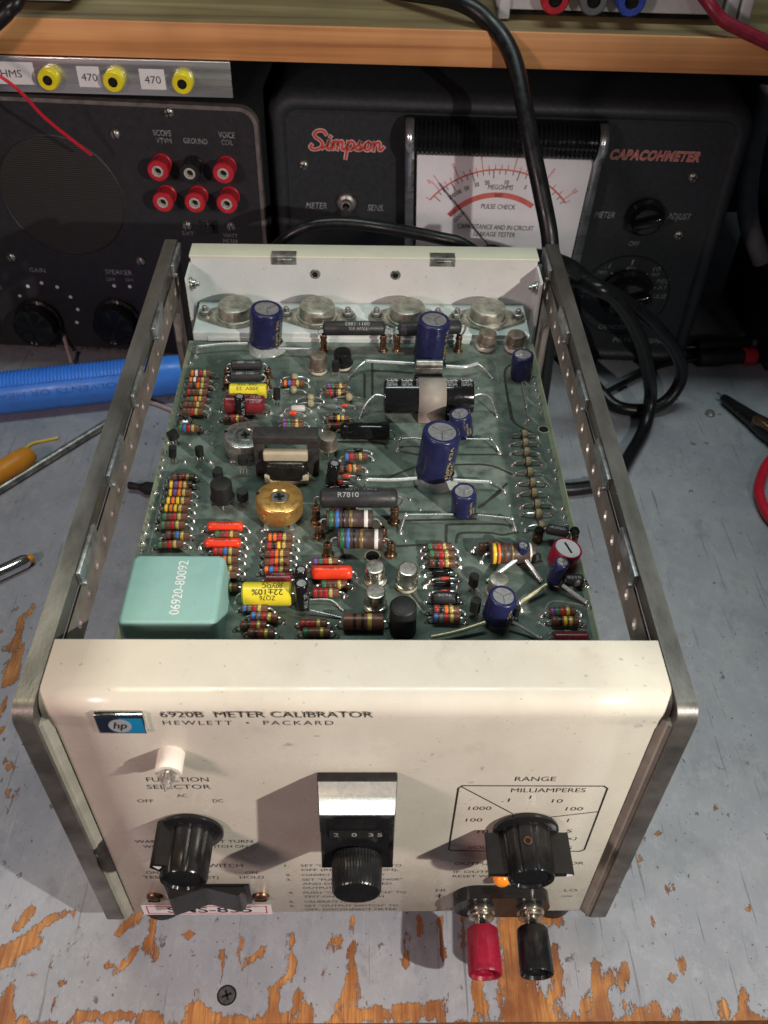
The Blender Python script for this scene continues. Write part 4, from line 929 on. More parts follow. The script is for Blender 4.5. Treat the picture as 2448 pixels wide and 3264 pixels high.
def wrap_text(o, s, Lr, R, ang, cap, width=None, m='print_grey', flip=False, dx=0.0, **kw):
    """lettering printed round a lying cylinder; ang 0 = top, positive towards the front"""
    f = -1 if flip else 1
    def fn(u, v):
        a = ang - f * (v - cap / 2) / R
        return (dx + f * u, -(R + 0.05) * sin(a), (R + 0.05) * cos(a))
    return lettering(o, s, fn, cap, m, align='c', width=width, cuts=5, **kw)

def dip(R): return [(0, 0), (R * 0.35, 0.005), (R * 0.75, 0.03), (R * 0.96, 0.08), (R, 0.14), (R, 0.86), (R * 0.96, 0.92), (R * 0.75, 0.97), (R * 0.35, 0.995), (0, 1)]
for k, R in (('or_a', 2.0), ('or_b', 2.0), ('or_c', 2.7)):
    o, Lr = axial('orange_capacitor', k, R, 'orange_dip', dip(R), reach=1.8)
    wrap_text(o, '.01 200VDC' if k == 'or_c' else '10 200VDC', Lr, R, 0.1, 1.1, 6.5, 'print_black', flip=True)
for k, R in (('ww_a', 3.5), ('ww_b', 3.5), ('ww_c', 2.5), ('ww_d', 2.5), ('R7810', 3.8)):
    Rr = R; o, Lr = axial('power_resistor', k, R, 'wirewound', [(0, 0), (R * 0.5, 0.0), (R * 0.85, 0.012), (R, 0.04), (R, 0.96), (R * 0.85, 0.988), (R * 0.5, 1.0), (0, 1)], leads=False)
    big = k in ('ww_a', 'ww_b', 'R7810')
    for sgn in (-1, 1):   # curled lead tails that drop into the stand-offs
        mb = MB(); e = Lr / 2; dn = HZ[k][4] - (8.5 if big else 5)
        mb.tube(smooth_path([(sgn * (e - 0.3), 0, 0), (sgn * (e + 1.2), 0, 0.5), (sgn * (e + 2.2), 0, -0.8), (sgn * (e + 1.6), -0.6, -2.4), (sgn * (e + 0.4), -1.0, -dn - 0.8)], 5), 0.5, 8)
        mb.build('lead', 'dull_steel', o)
    if k == 'R7810':
        wrap_text(o, 'R7810', Lr, R, 0.45, 2.0, 8.0, 'print_grey', dx=-4); wrap_text(o, '0811-1882', Lr, R, -0.35, 1.6, 12, 'print_dull', dx=1)
    elif k == 'ww_a':
        wrap_text(o, '0811-1882', Lr, R, 0.35, 2.0, 11.5, 'print_grey', flip=True, dx=1.5); wrap_text(o, 'R7810', Lr, R, -0.25, 1.6, 7, 'print_dull', flip=True, dx=3); wrap_text(o, 'TRW 8%', Lr, R, 1.05, 1.6, 9, 'print_dull', flip=True, dx=2)
    elif not big: wrap_text(o, '0811-1880', Lr, R, 0.35, 1.4, 8, 'print_dull', flip=True)
# colour-banded power resistors
def banded_power(key, R, stops, base):
    Lr = hypot(HZ[key][2] - HZ[key][0], HZ[key][3] - HZ[key][1])
    mats = [base]; prof = [(0, 0), (R * 0.88, 0), (R, 0.018)]; mis = [0, 0]
    for k, (a, b, c) in enumerate(stops):
        mats.append(c); prof += [(R, a), (R + 0.03, a + 0.002), (R + 0.03, b - 0.002), (R, b)]; mis += [0, k + 1, k + 1, k + 1]
    prof += [(R, 0.982), (R * 0.88, 1.0), (0, 1.0)]; mis += [0, 0, 0]
    return axial('power_resistor', key, R, mats, prof, mis, leads=False)
p2 = [(0.07, 0.135, 'band_g'), (0.20, 0.265, 'band_b'), (0.34, 0.385, 'band_k'), (0.485, 0.555, 'gold_dark'), (0.805, 0.885, 'band_w')]
for k in ('p2w_a', 'p2w_b'):
    o, Lr = banded_power(k, 3.75, p2, 'resistor_dark')
    for sgn in (-1, 1):
        mb = MB(); e = Lr / 2
        mb.tube(smooth_path([(sgn * (e - 0.3), 0, 0), (sgn * (e + 1.4), -0.2, 0.2), (sgn * (e + 2.6), -1.2, -0.3), (sgn * (e + 3.2), -2.2, -1.6)], 5), 0.55, 8); mb.build('lead', 'dull_steel', o)
o, Lr = banded_power('p1w', 2.95, [(0.05, 0.13, 'band_n'), (0.24, 0.32, 'band_k'), (0.44, 0.52, 'band_k'), (0.60, 0.70, 'band_d')], 'resistor_brown')
lm = lead_mesh(2.2, 3)
for sgn in (0, 1): link('lead', lm, o, RZ(pi * sgn) @ T(Lr / 2, 0, 0))
o, Lr = banded_power('bigy', 3.9, [(0.05, 0.12, 'band_y'), (0.16, 0.21, 'band_o'), (0.30, 0.36, 'band_n'), (0.46, 0.50, 'gold_dark'), (0.86, 0.90, 'band_w')], 'resistor_dark')
lm = lead_mesh(2.6, 4.5, 0.5)
for sgn in (0, 1): link('lead', lm, o, RZ(pi * sgn) @ T(Lr / 2, 0, 0))
place_resistor(50.0, 92.1, 'nkrd', 3.2)
# film and electrolytic capacitors
o, Lr = axial('film_capacitor', 'yel_b', 4.3, 'yellow_film', reach=2.6)
wrap_text(o, '22\u00b110%', Lr, 4.3, 0.55, 2.0, 11.0, 'print_black', flip=True, dx=0.4, bold=0.01); wrap_text(o, '80VDC', Lr, 4.3, 0.02, 1.8, 7.2, 'print_black', flip=True, dx=2.0, bold=0.008)
wrap_text(o, 'M/F-AF', Lr, 4.3, -0.42, 1.4, 7.6, 'print_black', flip=True, dx=2.0); wrap_text(o, 'ZQ76', Lr, 4.3, 1.05, 1.7, 5.6, 'print_black', flip=True, dx=0.5)
o, Lr = axial('film_capacitor', 'yel_s', 3.4, 'yellow_film', reach=2.4)
wrap_text(o, '.068-.050', Lr, 3.4, -0.1, 1.5, 9, 'print_black', flip=True); wrap_text(o, '200V .22', Lr, 3.4, 0.6, 1.5, 10, 'print_black', flip=True)
o, Lr = axial('film_capacitor', 'mar', 4.2, 'maroon_film', [(0, 0), (2.0, 0.002), (3.7, 0.012), (4.2, 0.04), (4.2, 0.96), (3.7, 0.988), (2.0, 0.998), (0, 1)], reach=2.6)
wrap_text(o, 'TRW', Lr, 4.2, 0.0, 1.8, 5.0, 'print_grey', dx=5.0); wrap_text(o, '1.0 mF', Lr, 4.2, 0.6, 1.3, 4.6, 'print_dull', dx=5.2)
o, Lr = axial('film_capacitor', 'mar_b', 2.9, 'maroon_film', reach=1.8); wrap_text(o, '200V', Lr, 2.9, -0.3, 1.4, 5, 'print_grey', flip=True)
axial('film_capacitor', 'mar_c', 2.4, 'maroon_film', reach=1.8)
R = 3.8
o, Lr = axial('axial_capacitor', 'blackaxial', R, 'black_gloss', [(0, 0), (R * 0.5, 0), (R * 0.86, 0.012), (R, 0.05), (R, 0.12), (R * 0.86, 0.145), (R * 0.86, 0.17), (R, 0.20), (R, 0.975), (R * 0.93, 0.995), (R * 0.8, 1.0), (0, 1.0)], reach=2.5)
R = 7.7
o, Lr = axial('large_capacitor', 'cde', R, ['black_gloss', 'black_matte'], [(0, 0.004), (R * 0.82, 0.004), (R * 0.86, 0), (R * 0.97, 0.004), (R, 0.02), (R, 0.98), (R * 0.97, 0.996), (R * 0.86, 1.0), (R * 0.82, 0.996), (0, 0.996)], [1, 1, 0, 0, 0, 0, 0, 1, 1], seg=40, leads=False)
for i in range(6):
    wrap_text(o, 'CDE', Lr, R, -0.30, 3.0, 5.0, 'print_white', dx=-16.2 + 6.55 * i, bold=0.012)
    wrap_text(o, 'SKA85\u00b0C', Lr, R, 0.03, 1.3, 4.6, 'print_grey', dx=-16.4 + 6.55 * i); wrap_text(o, '1001(M)', Lr, R, 0.22, 1.3, 4.6, 'print_grey', dx=-16.4 + 6.55 * i)
for sgn in (-1, 1):
    mb = MB(); e = Lr / 2
    pts = [(-e, 0, 0), (-e - 4, 0.3, 0.2), (-e - 8, -2, -2.5), (-e - 10.5, -5, -7.8)] if sgn < 0 else [(e, 0, 0), (e + 4, 0.6, 0.6), (e + 8, 0.2, -1), (e + 11, -4, -7.8)]
    mb.tube(smooth_path(pts, 6), 0.45, 8); mb.lathe([(1.2, -7.97), (0.9, -7.6), (0.4, -6.9), (0, -6.8)], 9, M=T(pts[-1][0], pts[-1][1], 0)); mb.build('lead', 'solder', o)
# clamp strap round the large capacitor
mb = MB(); x0, x1 = 25.2, 37.2; cy = 179.3; cz = ZP + 8; pr = []
for i in range(25):
    a = radians(-128 + 256 * i / 24); pr.append((cy - (R + 0.55) * sin(a), cz + (R + 0.55) * cos(a)))
pr = [(cy + 8.6, ZP + 0.4)] + pr + [(cy - 9.4, ZP + 0.4)]
vs = []
for y, z in pr: vs += [(x0, y, z), (x1, y, z)]
mb.add(vs, [(2 * k, 2 * k + 1, 2 * k + 3, 2 * k + 2) for k in range(len(pr) - 1)], 0, smooth=True)
st_ = mb.build('capacitor_strap', 'strap_metal', cal); sm = st_.modifiers.new('thickness', 'SOLIDIFY'); sm.thickness = 0.0005
# heat-sink clip that stands in front of the rear blue capacitor
mb = MB(); mb.box((31.2, 202.2, ZP + 4.0), (12.6, 2.6, 7.6), 0, bev=0.3)
mb.lathe([(0, 0), (1.7, 0), (2.0, 0.3), (2.0, 12.2), (1.7, 12.5), (0, 12.5)], 20, M=T(25.0, 202.6, ZP + 9.0) @ RY(pi / 2)); mb.build('heat_clip', 'dull_steel', cal)
mb = MB(); mb.box((31.0, 200.0, ZP + 2.0), (13.4, 2.0, 4.0), 0, bev=0.3); mb.build('clip_foot', 'black_matte', cal)
# small diodes, inductors
for k, R, m_ in (('d1', 1.25, 'black_gloss'), ('d2', 0.85, 'red_glass'), ('d3', 1.25, 'black_gloss'), ('d4', 0.85, 'red_glass'), ('d5', 1.1, 'black_gloss'), ('d6', 0.9, 'black_gloss'), ('d7', 1.0, 'red_glass'), ('d8', 0.8, 'red_glass'), ('d9', 1.5, 'pale_body'),
                 ('d10', 0.9, 'orange_dip'), ('d11', 1.3, 'grey_body'), ('d12', 0.85, 'red_glass'), ('d13', 1.0, 'black_gloss'), ('d14', 0.8, 'black_gloss')):
    axial('diode', k, R, m_, [(0, 0), (R * 0.7, 0), (R, 0.1), (R, 0.9), (R * 0.7, 1), (0, 1)], reach=3.4 if R < 1.2 else 2.6, lr=0.36, seg=14)
for k, R in (('ind', 2.1), ('ind2', 2.3), ('wwr', 2.1)):
    o, Lr = axial('inductor', k, R, 'wirewound', dip(R), reach=1.6 if k != 'wwr' else 1.4, seg=18)
    wrap_text(o, {'ind': '9606', 'ind2': '8210', 'wwr': 'R3023'}[k], Lr, R, 0.2, 1.2, 5.0, 'print_dull', flip=(k == 'ind'))
# bead diodes
bm_ = MB(); bm_.lathe([(0, -1.7), (1.0, -1.65), (1.75, -0.9), (1.9, 0), (1.75, 0.9), (1.0, 1.65), (0, 1.7)], 14, M=RY(pi / 2)); bm_.tube([(-1.5, 0, 0), (-1.15, 0, 0)], 1.72, 14, 1)
BEADM = bm_.mesh('bead_diode', ['bead_tan', 'print_black']); BL = lead_mesh(4.6, 2.2, 0.4)
for x, y in BEAD + BEAD1:
    o = link('bead_diode', BEADM, cal, T(x, y, ZP + 2.2) @ RZ(rnd.uniform(-0.06, 0.06)) @ RX(rnd.uniform(-0.6, 0.6)))
    for sgn in (0, 1): link('lead', BL, o, RZ(pi * sgn) @ T(1.5, 0, 0))
# brass stand-offs
def standoff(h, name, m_, seg=18):
    mb = MB(); r = 1.45
    mb.lathe([(2.5, 0.02), (2.4, 0.35), (1.7, 0.7), (r, 1.0), (r, h * 0.42), (r + 0.28, h * 0.44), (r + 0.28, h * 0.50), (r, h * 0.52), (r * 0.95, h * 0.74), (r + 0.3, h * 0.77), (r + 0.3, h * 0.83), (r, h * 0.86), (r, h * 0.97), (r * 0.9, h), (r * 0.55, h), (r * 0.55, h - 1.2), (0, h - 1.2)], seg)
    return mb.mesh(name, m_)
S85, S7, S5 = standoff(8.8, 'stand_off', 'brass'), standoff(6.6, 'stand_off', 'brass'), standoff(5.4, 'stand_off', 'brass')
for (x, y, me) in ((-17.2, 108.4, S85), (13.4, 108.2, S85), (-15.8, 100.2, S7), (8.7, 98.9, S7), (-12.1, 90.7, S7), (11.7, 90.8, S7), (-18.4, 226.4, S85), (10.3, 226.2, S85), (17.1, 226.2, S85), (46.8, 226.6, S85),
                   (-62.0, 202.6, S5), (-43.6, 203.2, S5), (-61.6, 194.3, S5), (-43.4, 195.4, S5)): link('stand_off', me, cal, T(x, y, ZP))
for x, y in ((68.6, 98.8), (82.3, 98.6)):
    mb = MB(); mb.lathe([(2.0, 0), (2.0, 3.2), (1.5, 3.6), (1.9, 4.4), (2.0, 5.4), (1.5, 6.4), (0, 6.7)], 18, mis=[0, 0, 0, 1, 1, 1]); mb.build('bead_stand_off', ['brass', 'black_gloss'], cal, T(x, y, ZP))

# ---------------- standing parts
def vplace(key, hmax=None):
    x, y, zb, tx, h, R = VT[key]
    h = hmax if hmax else h
    p0 = Vector((x, y, ZP + zb)); p1 = Vector((tx, y, ZP + h))
    L_ = (p1 - p0).length
    d = (p1 - p0).normalized()
    rot = Vector((0, 0, 1)).rotation_difference(d).to_matrix().to_4x4()
    return Matrix.Translation(p0) @ rot, L_, R
def blue_cap(key, spin, big=False):
    M, L_, R = vplace(key)
    M = M @ RZ(spin)
    mb = MB(); b = 0.06 * R + 0.3
    mb.lathe([(0, 0), (R * 0.8, 0), (R * 0.95, 0.3), (R, 0.9), (R, 1.6), (R * 0.97, 2.1), (R, 2.6), (R, L_ - b * 1.6), (R * 0.985, L_ - b * 0.7), (R * 0.93, L_ - 0.1), (R * 0.86, L_), (R * 0.74, L_ - 0.02), (R * 0.73, L_ - 0.25)], 36)
    o = mb.build('blue_capacitor', 'navy_sleeve', cal, M)
    mb = MB(); mb.lathe([(0, L_ - 0.22), (R * 0.74, L_ - 0.22)], 32); t = mb.build('vent_top', 'cap_top', o)
    mb = MB()
    for a in (0.3, 0.3 + 2.1, 0.3 + 4.2): mb.box((R * 0.34, 0, L_ - 0.19), (R * 0.66, max(0.25, R * 0.045), 0.1), 0, RZ(a))
    mb.build('vent_score', 'steel', o)
    # gold polarity stripe: short printed dashes down the sleeve and over its rim
    mb = MB(); rr = R + 0.03
    def patch(a0, a1, z0, z1, r_=rr, r2=None):
        n = 5; vs = []
        for i in range(n + 1):
            a = a0 + (a1 - a0) * i / n; vs += [(r_ * cos(a), r_ * sin(a), z0), ((r2 or r_) * cos(a), (r2 or r_) * sin(a), z1)]
        mb.add(vs, [(2 * i, 2 * i + 2, 2 * i + 3, 2 * i + 1) for i in range(n)])
    z = 1.5
    while z < L_ - 4: patch(-0.18, 0.12, z, z + 1.6); z += L_ * 0.2
    patch(-0.35, 0.25, L_ - b * 2.2, L_ - b * 0.9, rr, rr * 0.99); patch(-0.42, 0.32, L_ - 0.06 - b * 0.5, L_ + 0.02, R * 0.965, R * 0.88)
    for q in range(3): patch(0.45 + q * 0.22, 0.57 + q * 0.22, L_ - b * 2.0, L_ - b * 1.2, rr, rr * 0.995)
    mb.build('polarity_stripe', 'cap_gold', o)
    if R > 4:   # rating printed down the sleeve
        for s_, da in (('470uF 63V', -1.25), ('105C', -0.95)):
            lettering(o, s_, (lambda u, v, da=da: ((R + 0.03) * cos(da + v / R), (R + 0.03) * sin(da + v / R), 2.2 + u)), R * 0.2, 'cap_gold', width=(L_ - 5) * (1.0 if len(s_) > 5 else 0.5), name='rating')
    return o
for k, sp in (('cap1', 0.4), ('cap2', 0.5), ('cap3', 0.9), ('cap4', 0.15), ('cap5', 0.1), ('cap6', 0.1), ('cap7', 0.2), ('cap8', 0.5), ('cap9', 0.4)): blue_cap(k, sp)
for k in ('cap1', 'cap4'):
    x, y, zb, tx, h, R = VT[k]
    mb = MB(); mb.lathe([(R * 1.22, 0.02), (R * 1.18, 0.5), (R * 1.08, 1.3), (R * 1.01, 2.6), (R * 0.9, 3.2)], 40, ruf=lambda a, h: 1 + 0.10 * mnoise.noise((cos(a) * 1.7, sin(a) * 1.7, h * 0.3 + R)) + 0.04 * sin(3 * a + R))
    mb.build('glue_bead', 'glue', cal, T(x + 0.8, y - 0.9, ZP))
def can(key, body, pad=None, name='transistor', topd=True):
    M, L_, R = vplace(key); zb = VT[key][2]
    mb = MB(); mb.lathe([(0, 0), (R * 1.12, 0), (R * 1.14, 0.25), (R * 1.14, 0.7), (R * 1.0, 0.85), (R * 0.98, L_ - 0.6), (R * 0.93, L_ - 0.15), (R * 0.82, L_), (0, L_)], 32, mis=[0] * 7 + [1])
    o = mb.build(name, [body, 'can_top' if body == 'can_bright' else body], cal, M)
    if pad:
        mb = MB(); mb.lathe([(R * 0.6, -zb + 0.4), (R * 1.05, -zb + 0.4), (R * 1.12, -zb + 0.8), (R * 1.12, -0.02), (0, -0.02)], 28)
        for i in range(4): mb.box((R * 0.8, 0, -zb + 0.2), (R * 0.35, R * 0.3, 0.5), 0, RZ(i * pi / 2 + 0.5))
        mb.build('spacer', pad, o)
    mb = MB(); mb.box((R * 1.2, 0, 0.45), (R * 0.35, R * 0.28, 0.35), 0, RZ(-2.2)); mb.build('tab', 'gold_trim' if body == 'can_bright' else body, o)
    for i in range(3):
        a = i * 2 * pi / 3 + 0.6; mb = MB(); mb.tube([(R * 0.55 * cos(a), R * 0.55 * sin(a), 0.1), (R * 0.62 * cos(a), R * 0.62 * sin(a), -zb)], 0.25, 6); mb.build('leg', 'solder', o)
    return o
can('to5a', 'can_brown', 'white_plastic'); can('to5b', 'can_brown', 'white_plastic'); can('to5c', 'can_brown', 'ivory')
can('to5e', 'can_bright', 'ivory'); can('to5f', 'can_bright', 'ivory'); can('to5g', 'can_bright', 'ivory'); can('to5h', 'can_old', 'ivory'); can('to5i', 'can_brown')
o = can('to5d', 'black_plastic', 'ivory'); o = can('to5j', 'black_matte')
for k in ('el1', 'el2', 'el3', 'el4'):
    M, L_, R = vplace(k)
    mb = MB(); mb.lathe([(0, 0), (R * 0.85, 0), (R, 0.5), (R, L_ - 0.8), (R * 0.95, L_ - 0.3), (R * 0.8, L_), (R * 0.66, L_ - 0.05), (R * 0.64, L_ - 0.3), (0, L_ - 0.3)], 24, mis=[0] * 7 + [1])
    o = mb.build('black_capacitor', ['black_gloss', 'cap_top'], cal, M @ RY({'el1': 0.05, 'el2': 0.03, 'el3': 0.02, 'el4': 0.0}[k]))
    def fn(u, v, R=R): a = -pi / 2 + 0.35 + v / R; return ((R + 0.04) * cos(a), (R + 0.04) * sin(a), 2.0 + u)
    if k in ('el2', 'el4'): lettering(o, '90FR 10uF', fn, 1.5, 'print_grey', width=min(L_ - 3.5, 8.0))
M, L_, R = vplace('tall')
mb = MB(); mb.lathe([(R, -1), (R, L_ - 0.9), (R * 0.93, L_ - 0.3), (R * 0.8, L_), (0, L_ + 0.1)], 32); mb.build('tall_inductor', 'black_matte', cal, M)
# TO-92 plastic transistors
for k in [q for q in VT if q.startswith('t92')]:
    M, L_, R = vplace(k); zb = VT[k][2]
    mb = MB(); n = 14; poly = [(R * cos(a), R * sin(a)) for a in [radians(-140 + 280 * i / n) for i in range(n + 1)]]
    mb.prism(poly, 0, L_, 0, RZ(rnd.uniform(0, 6.28)), smooth=False)
    o = mb.build('plastic_transistor', 'black_matte', cal, M @ RX(rnd.uniform(-0.12, 0.12)))
    for i in (-1, 0, 1):
        mb = MB(); mb.tube([(i * 0.8, 0, 0.1), (i * 1.2, 0.1 * i, -zb * 0.6), (i * 1.25, 0.2 * i, -zb)], 0.24, 6); mb.build('leg', 'solder', o)
# TO-3 power transistors with studs
for x in (-62.2, -22.2, 22.4, 62.4):
    y = 246.5; r0 = empty('power_transistor', (x, y, ZP + 5.0)); r0.parent = cal
    mb = MB(); pts = []
    for i in range(48):
        a = 2 * pi * i / 48; c_, s_ = cos(a), sin(a)
        dd = 12.6 if abs(c_) < 0.5 else max(12.6 * 0 + 10.5, 0)
        big = 12.2; q = big
        # rhombic flange: hull of a big circle and two small end circles
        best = 0
        for cx_, rr_ in ((0, 11.6), (15.2, 4.2), (-15.2, 4.2)):
            b_ = cx_ * c_; disc = b_ * b_ - cx_ * cx_ + rr_ * rr_
            if disc >= 0: best = max(best, b_ + sqrt(disc))
        # tangent hull
        for sg in (-1, 1):
            for sv in (-1, 1):
                nx_ = (11.6 - 4.2) / 15.2; ny_ = sqrt(1 - nx_ * nx_); den = sg * nx_ * c_ + sv * ny_ * s_
                if den > 0.05:
                    tt = 11.6 / den; px_ = tt * c_ * sg; 
                    if 11.6 * nx_ <= px_ <= 15.2 + 4.2 * nx_: best = max(best, min(tt, 20))
        pts.append((best * c_, best * s_ * 0.92))
    mb.prism(pts, 0, 1.5, 0); mb.build('flange', 'can_old', r0)
    mb = MB(); mb.lathe([(10.2, 1.5), (10.0, 2.1), (9.0, 2.4), (8.8, 3.0), (8.7, 6.6), (8.3, 7.6), (7.2, 8.1), (0, 8.3)], 40); mb.build('can', 'can_old', r0)
    for sx in (-1, 1):
        mb = MB(); mb.lathe([(3.6, 1.5), (3.6, 2.0), (3.0, 2.05), (3.0, 2.1)], 20); mb.lathe([(2.8, 2.0), (2.8, 3.9), (2.4, 4.2), (1.4, 4.2)], 6, smooth=False); mb.lathe([(1.35, 2), (1.45, 4.6), (1.25, 4.8), (1.45, 5.1), (1.2, 5.4), (1.4, 5.8), (1.0, 6.2), (0, 6.3)], 14)
        mb.build('stud_nut', 'dull_steel', r0, T(sx * 15.2, 0, 0))
# trimmer pots
for k, m_, nm in (('trimS', 'silver_trim', 'trimmer'), ('trimG', 'gold_trim', 'trimmer')):
    M, L_, R = vplace(k); zb = VT[k][2]
    mb = MB(); mb.lathe([(0, 0), (R * 0.98, 0), (R, 0.4), (R, L_ - 0.7), (R * 0.97, L_ - 0.2), (R * 0.92, L_), (R * 0.46, L_), (R * 0.43, L_ - 0.5), (R * 0.36, L_ - 0.9), (R * 0.34, L_ - 0.3), (0, L_ - 0.25)], 48, mis=[0] * 8 + [1, 1])
    o = mb.build(nm, [m_, 'silver_trim'], cal, M)
    mb = MB()
    for a in (0.2, 0.2 + pi / 2): mb.box((0, 0, L_ - 0.28), (R * 0.42, R * 0.14, 0.3), 0, RZ(a))
    mb.build('adjuster_slot', 'void_black', o)
    mb = MB(); mb.box((-R * 0.93, 0, L_ - 0.3), (R * 0.14, R * 0.13, 0.8), 0, RZ(-0.15)); mb.build('stop_notch', 'void_black', o)
    for s_, a0 in ((('225 9T', 4.15), ('100-0', 5.6)) if k == 'trimG' else (('5K 5W', 4.1), ('7720', 5.4))):
        for i, ch in enumerate(s_):
            if ch == ' ': continue
            a = a0 + i * 0.2
            def fn(u, v, a=a): r_ = R * 0.68 + v; return (r_ * cos(a) - u * sin(a), r_ * sin(a) + u * cos(a), L_ + 0.03)
            lettering(o, ch, fn, R * 0.13, m_, width=R * 0.09, name='stamp')
    for a in (-2.2, -0.9, 1.6):
        mb = MB(); mb.box((R * 0.9 * cos(a), R * 0.9 * sin(a), -zb / 2), (1.4, 1.0, zb + 0.4), 0); mb.lathe([(1.5, -zb + 0.02), (1.1, -zb + 0.5), (0, -zb + 0.9)], 10, M=T(R * 0.9 * cos(a), R * 0.9 * sin(a), 0)); mb.build('leg', 'solder', o)
M, L_, R = vplace('trimR', 8.2)
mb = MB(); mb.lathe([(0, 0), (R * 0.95, 0), (R, 0.4), (R, L_ - 0.6), (R * 0.95, L_ - 0.1), (R * 0.86, L_ - 0.1), (R * 0.85, L_ - 0.35), (0, L_ - 0.35)], 40, mis=[0, 0, 0, 0, 0, 0, 1]); o = mb.build('trimmer', ['red_plastic', 'label_paper'], cal, M)
mb = MB(); mb.box((0.3, 0.2, L_ - 0.3), (0.8, 5.4, 0.14), 0, RZ(0.35)); mb.build('adjuster_slot', 'void_black', o)
# transformer with laminated core
tr = empty('transformer', (0, 0, 0)); tr.parent = cal
xa, xb, ya, yb, zt = -43.1, -17.2, 135.0, 142.0, 138.0
mb = MB(); mb.box(((xa + xb) / 2, (ya + yb) / 2, zt - 1.9), (xb - xa, yb - ya, 3.8), 0, bev=0.4); mb.build('core_top', 'core_iron', tr)
for x in (xa + 2.2, xb - 2.2): mb = MB(); mb.box((x, (ya + yb) / 2, (ZP + zt - 3.9) / 2 + 0.2), (4.4, yb - ya - 0.3, zt - 3.9 - ZP), 0, bev=0.3); mb.build('core_leg', 'core_iron', tr)
mb = MB(); mb.box((-30.3, 134.2, 129.6), (18.0, 3.6, 4.6), 0, bev=0.8); mb.build('bobbin_tape', 'tape_cream', tr)
mb = MB(); mb.box((-30.2, 133.2, 123.2), (17.0, 7.6, 9.6), 0, bev=2.2); mb.build('winding', 'winding', tr)
mb = MB(); mb.box((-30.2, 134.6, 118.4), (17.8, 9.6, 1.6), 0, bev=0.3)
for sx in (-1, 1): mb.box((-30.2 + sx * 7.2, 130.0, 120.6), (3.2, 1.0, 4.2), 0, RY(0), bev=0.25)
mb.build('bobbin_flange', 'tape_cream', tr)
# moulded teal block
bm = bmesh.new(); bmesh.ops.create_cube(bm, size=1); bmesh.ops.scale(bm, vec=(32.6, 31.6, 14.0), verts=bm.verts)
for v in bm.verts:
    if v.co.z < 0: v.co.x *= 1.05; v.co.y *= 1.05
vert = [e for e in bm.edges if abs(e.verts[0].co.z - e.verts[1].co.z) > 5]
bmesh.ops.bevel(bm, geom=vert, offset=2.6, segments=5, profile=0.5, affect='EDGES')
top = [e for e in bm.edges if all(abs(v.co.z - 7) < 0.01 for v in e.verts)]
bmesh.ops.bevel(bm, geom=top, offset=1.5, segments=4, profile=0.5, affect='EDGES')
mb = MB(); bm.verts.ensure_lookup_table()
for i, v in enumerate(bm.verts): v.index = i
mb.add([v.co.copy() for v in bm.verts], [[v.index for v in f.verts] for f in bm.faces], 0, ID, True); bm.free()
blk = mb.build('moulded_transformer', 'teal_plastic', cal, T(-64.1, 61.7, ZP + 7.0))
lettering(blk, '06920-80092', lambda u, v: (3.6 - v, -11.8 + u, 7.05), 3.3, 'print_white', width=24.5, bold=0.004)

# ---------------- loose leads in sleeves
def wire(pts, z, r, m_, ends=True, name='jumper_wire'):
    P = [(x, y, ZP + (z[i] if isinstance(z, (list, tuple)) else z)) for i, (x, y) in enumerate(pts)]
    mb = MB(); mb.tube(smooth_path(P, 7), r, 9)
    return mb.build(name, m_, cal)
def drop(p, z, m_='solder', to=None, r=0.4):
    x, y = p; to = to or (x + 0.6, y - 1.5)
    mb = MB(); mb.tube(smooth_path([(x, y, ZP + z), ((x + to[0]) / 2, (y + to[1]) / 2, ZP + z * 0.7), (to[0], to[1], ZP + 0.2)], 5), r, 8)
    mb.lathe([(1.5, 0.02), (1.1, 0.4), (0.5, 1.1), (0, 1.3)], 10, M=T(to[0], to[1], ZP)); mb.lathe([(0, -0.9), (0.8, -0.4), (0.9, 0.2), (0.4, 0.9), (0, 1.0)], 10, M=T(x, y, ZP + z)); mb.build('solder_tail', m_, cal)
wire(W1, 4, 0.65, 'sleeve_clear'); drop(W1[0], 4, to=(-79.5, 219)); wire(W2, 4, 0.6, 'sleeve_clear'); drop(W2[1], 4, to=(-22.5, 216))
wire(W3, 5, 0.8, 'sleeve_clear'); drop(W3[0], 5, to=(-6, 203)); wire(W4, 5, 0.85, 'sleeve_clear'); drop(W4[2], 5, to=(61.4, 203.5))
wire(W5, 4, 0.75, 'sleeve_clear'); drop(W5[0], 4, to=(1.2, 126)); wire(W6, 4, 0.75, 'sleeve_clear'); drop(W6[2], 4, to=(58.7, 126.5))
wire(W7, 4, 0.45, 'solder'); drop(W7[0], 4, to=(15.8, 152)); wire(W8, 4, 0.45, 'solder'); drop(W8[1], 4, to=(59.3, 150.6))
wire(W9, 4, 0.45, 'solder'); drop(W9[0], 4, to=(15.6, 102.8)); wire(W10, 3, 0.45, 'solder'); drop(W10[1], 3, to=(60.6, 105))
wire(W11, [0.8, 4.5], 0.85, 'sleeve_clear'); wire(W12, [4.5, 1.2], 0.8, 'sleeve_clear'); drop(W12[1], 1.5); wire(W13, [2, 4], 0.8, 'sleeve_gold'); drop(W13[0], 2); wire(W14, [4, 1], 0.75, 'sleeve_clear'); drop(W14[1], 1.2)
wire(W15, [2.5, 3, 4.5], 0.8, 'sleeve_gold'); wire(W16, [4, 1], 0.6, 'sleeve_clear'); drop(W16[1], 1.2)
wire(W17, [2, 2.2, 0.4], 0.38, 'solder'); wire(W18, [2, 0.6], 0.38, 'solder'); wire(W19, [2.5, 1.2], 0.38, 'solder'); drop(W19[1], 1.2, to=(74.4, 172))

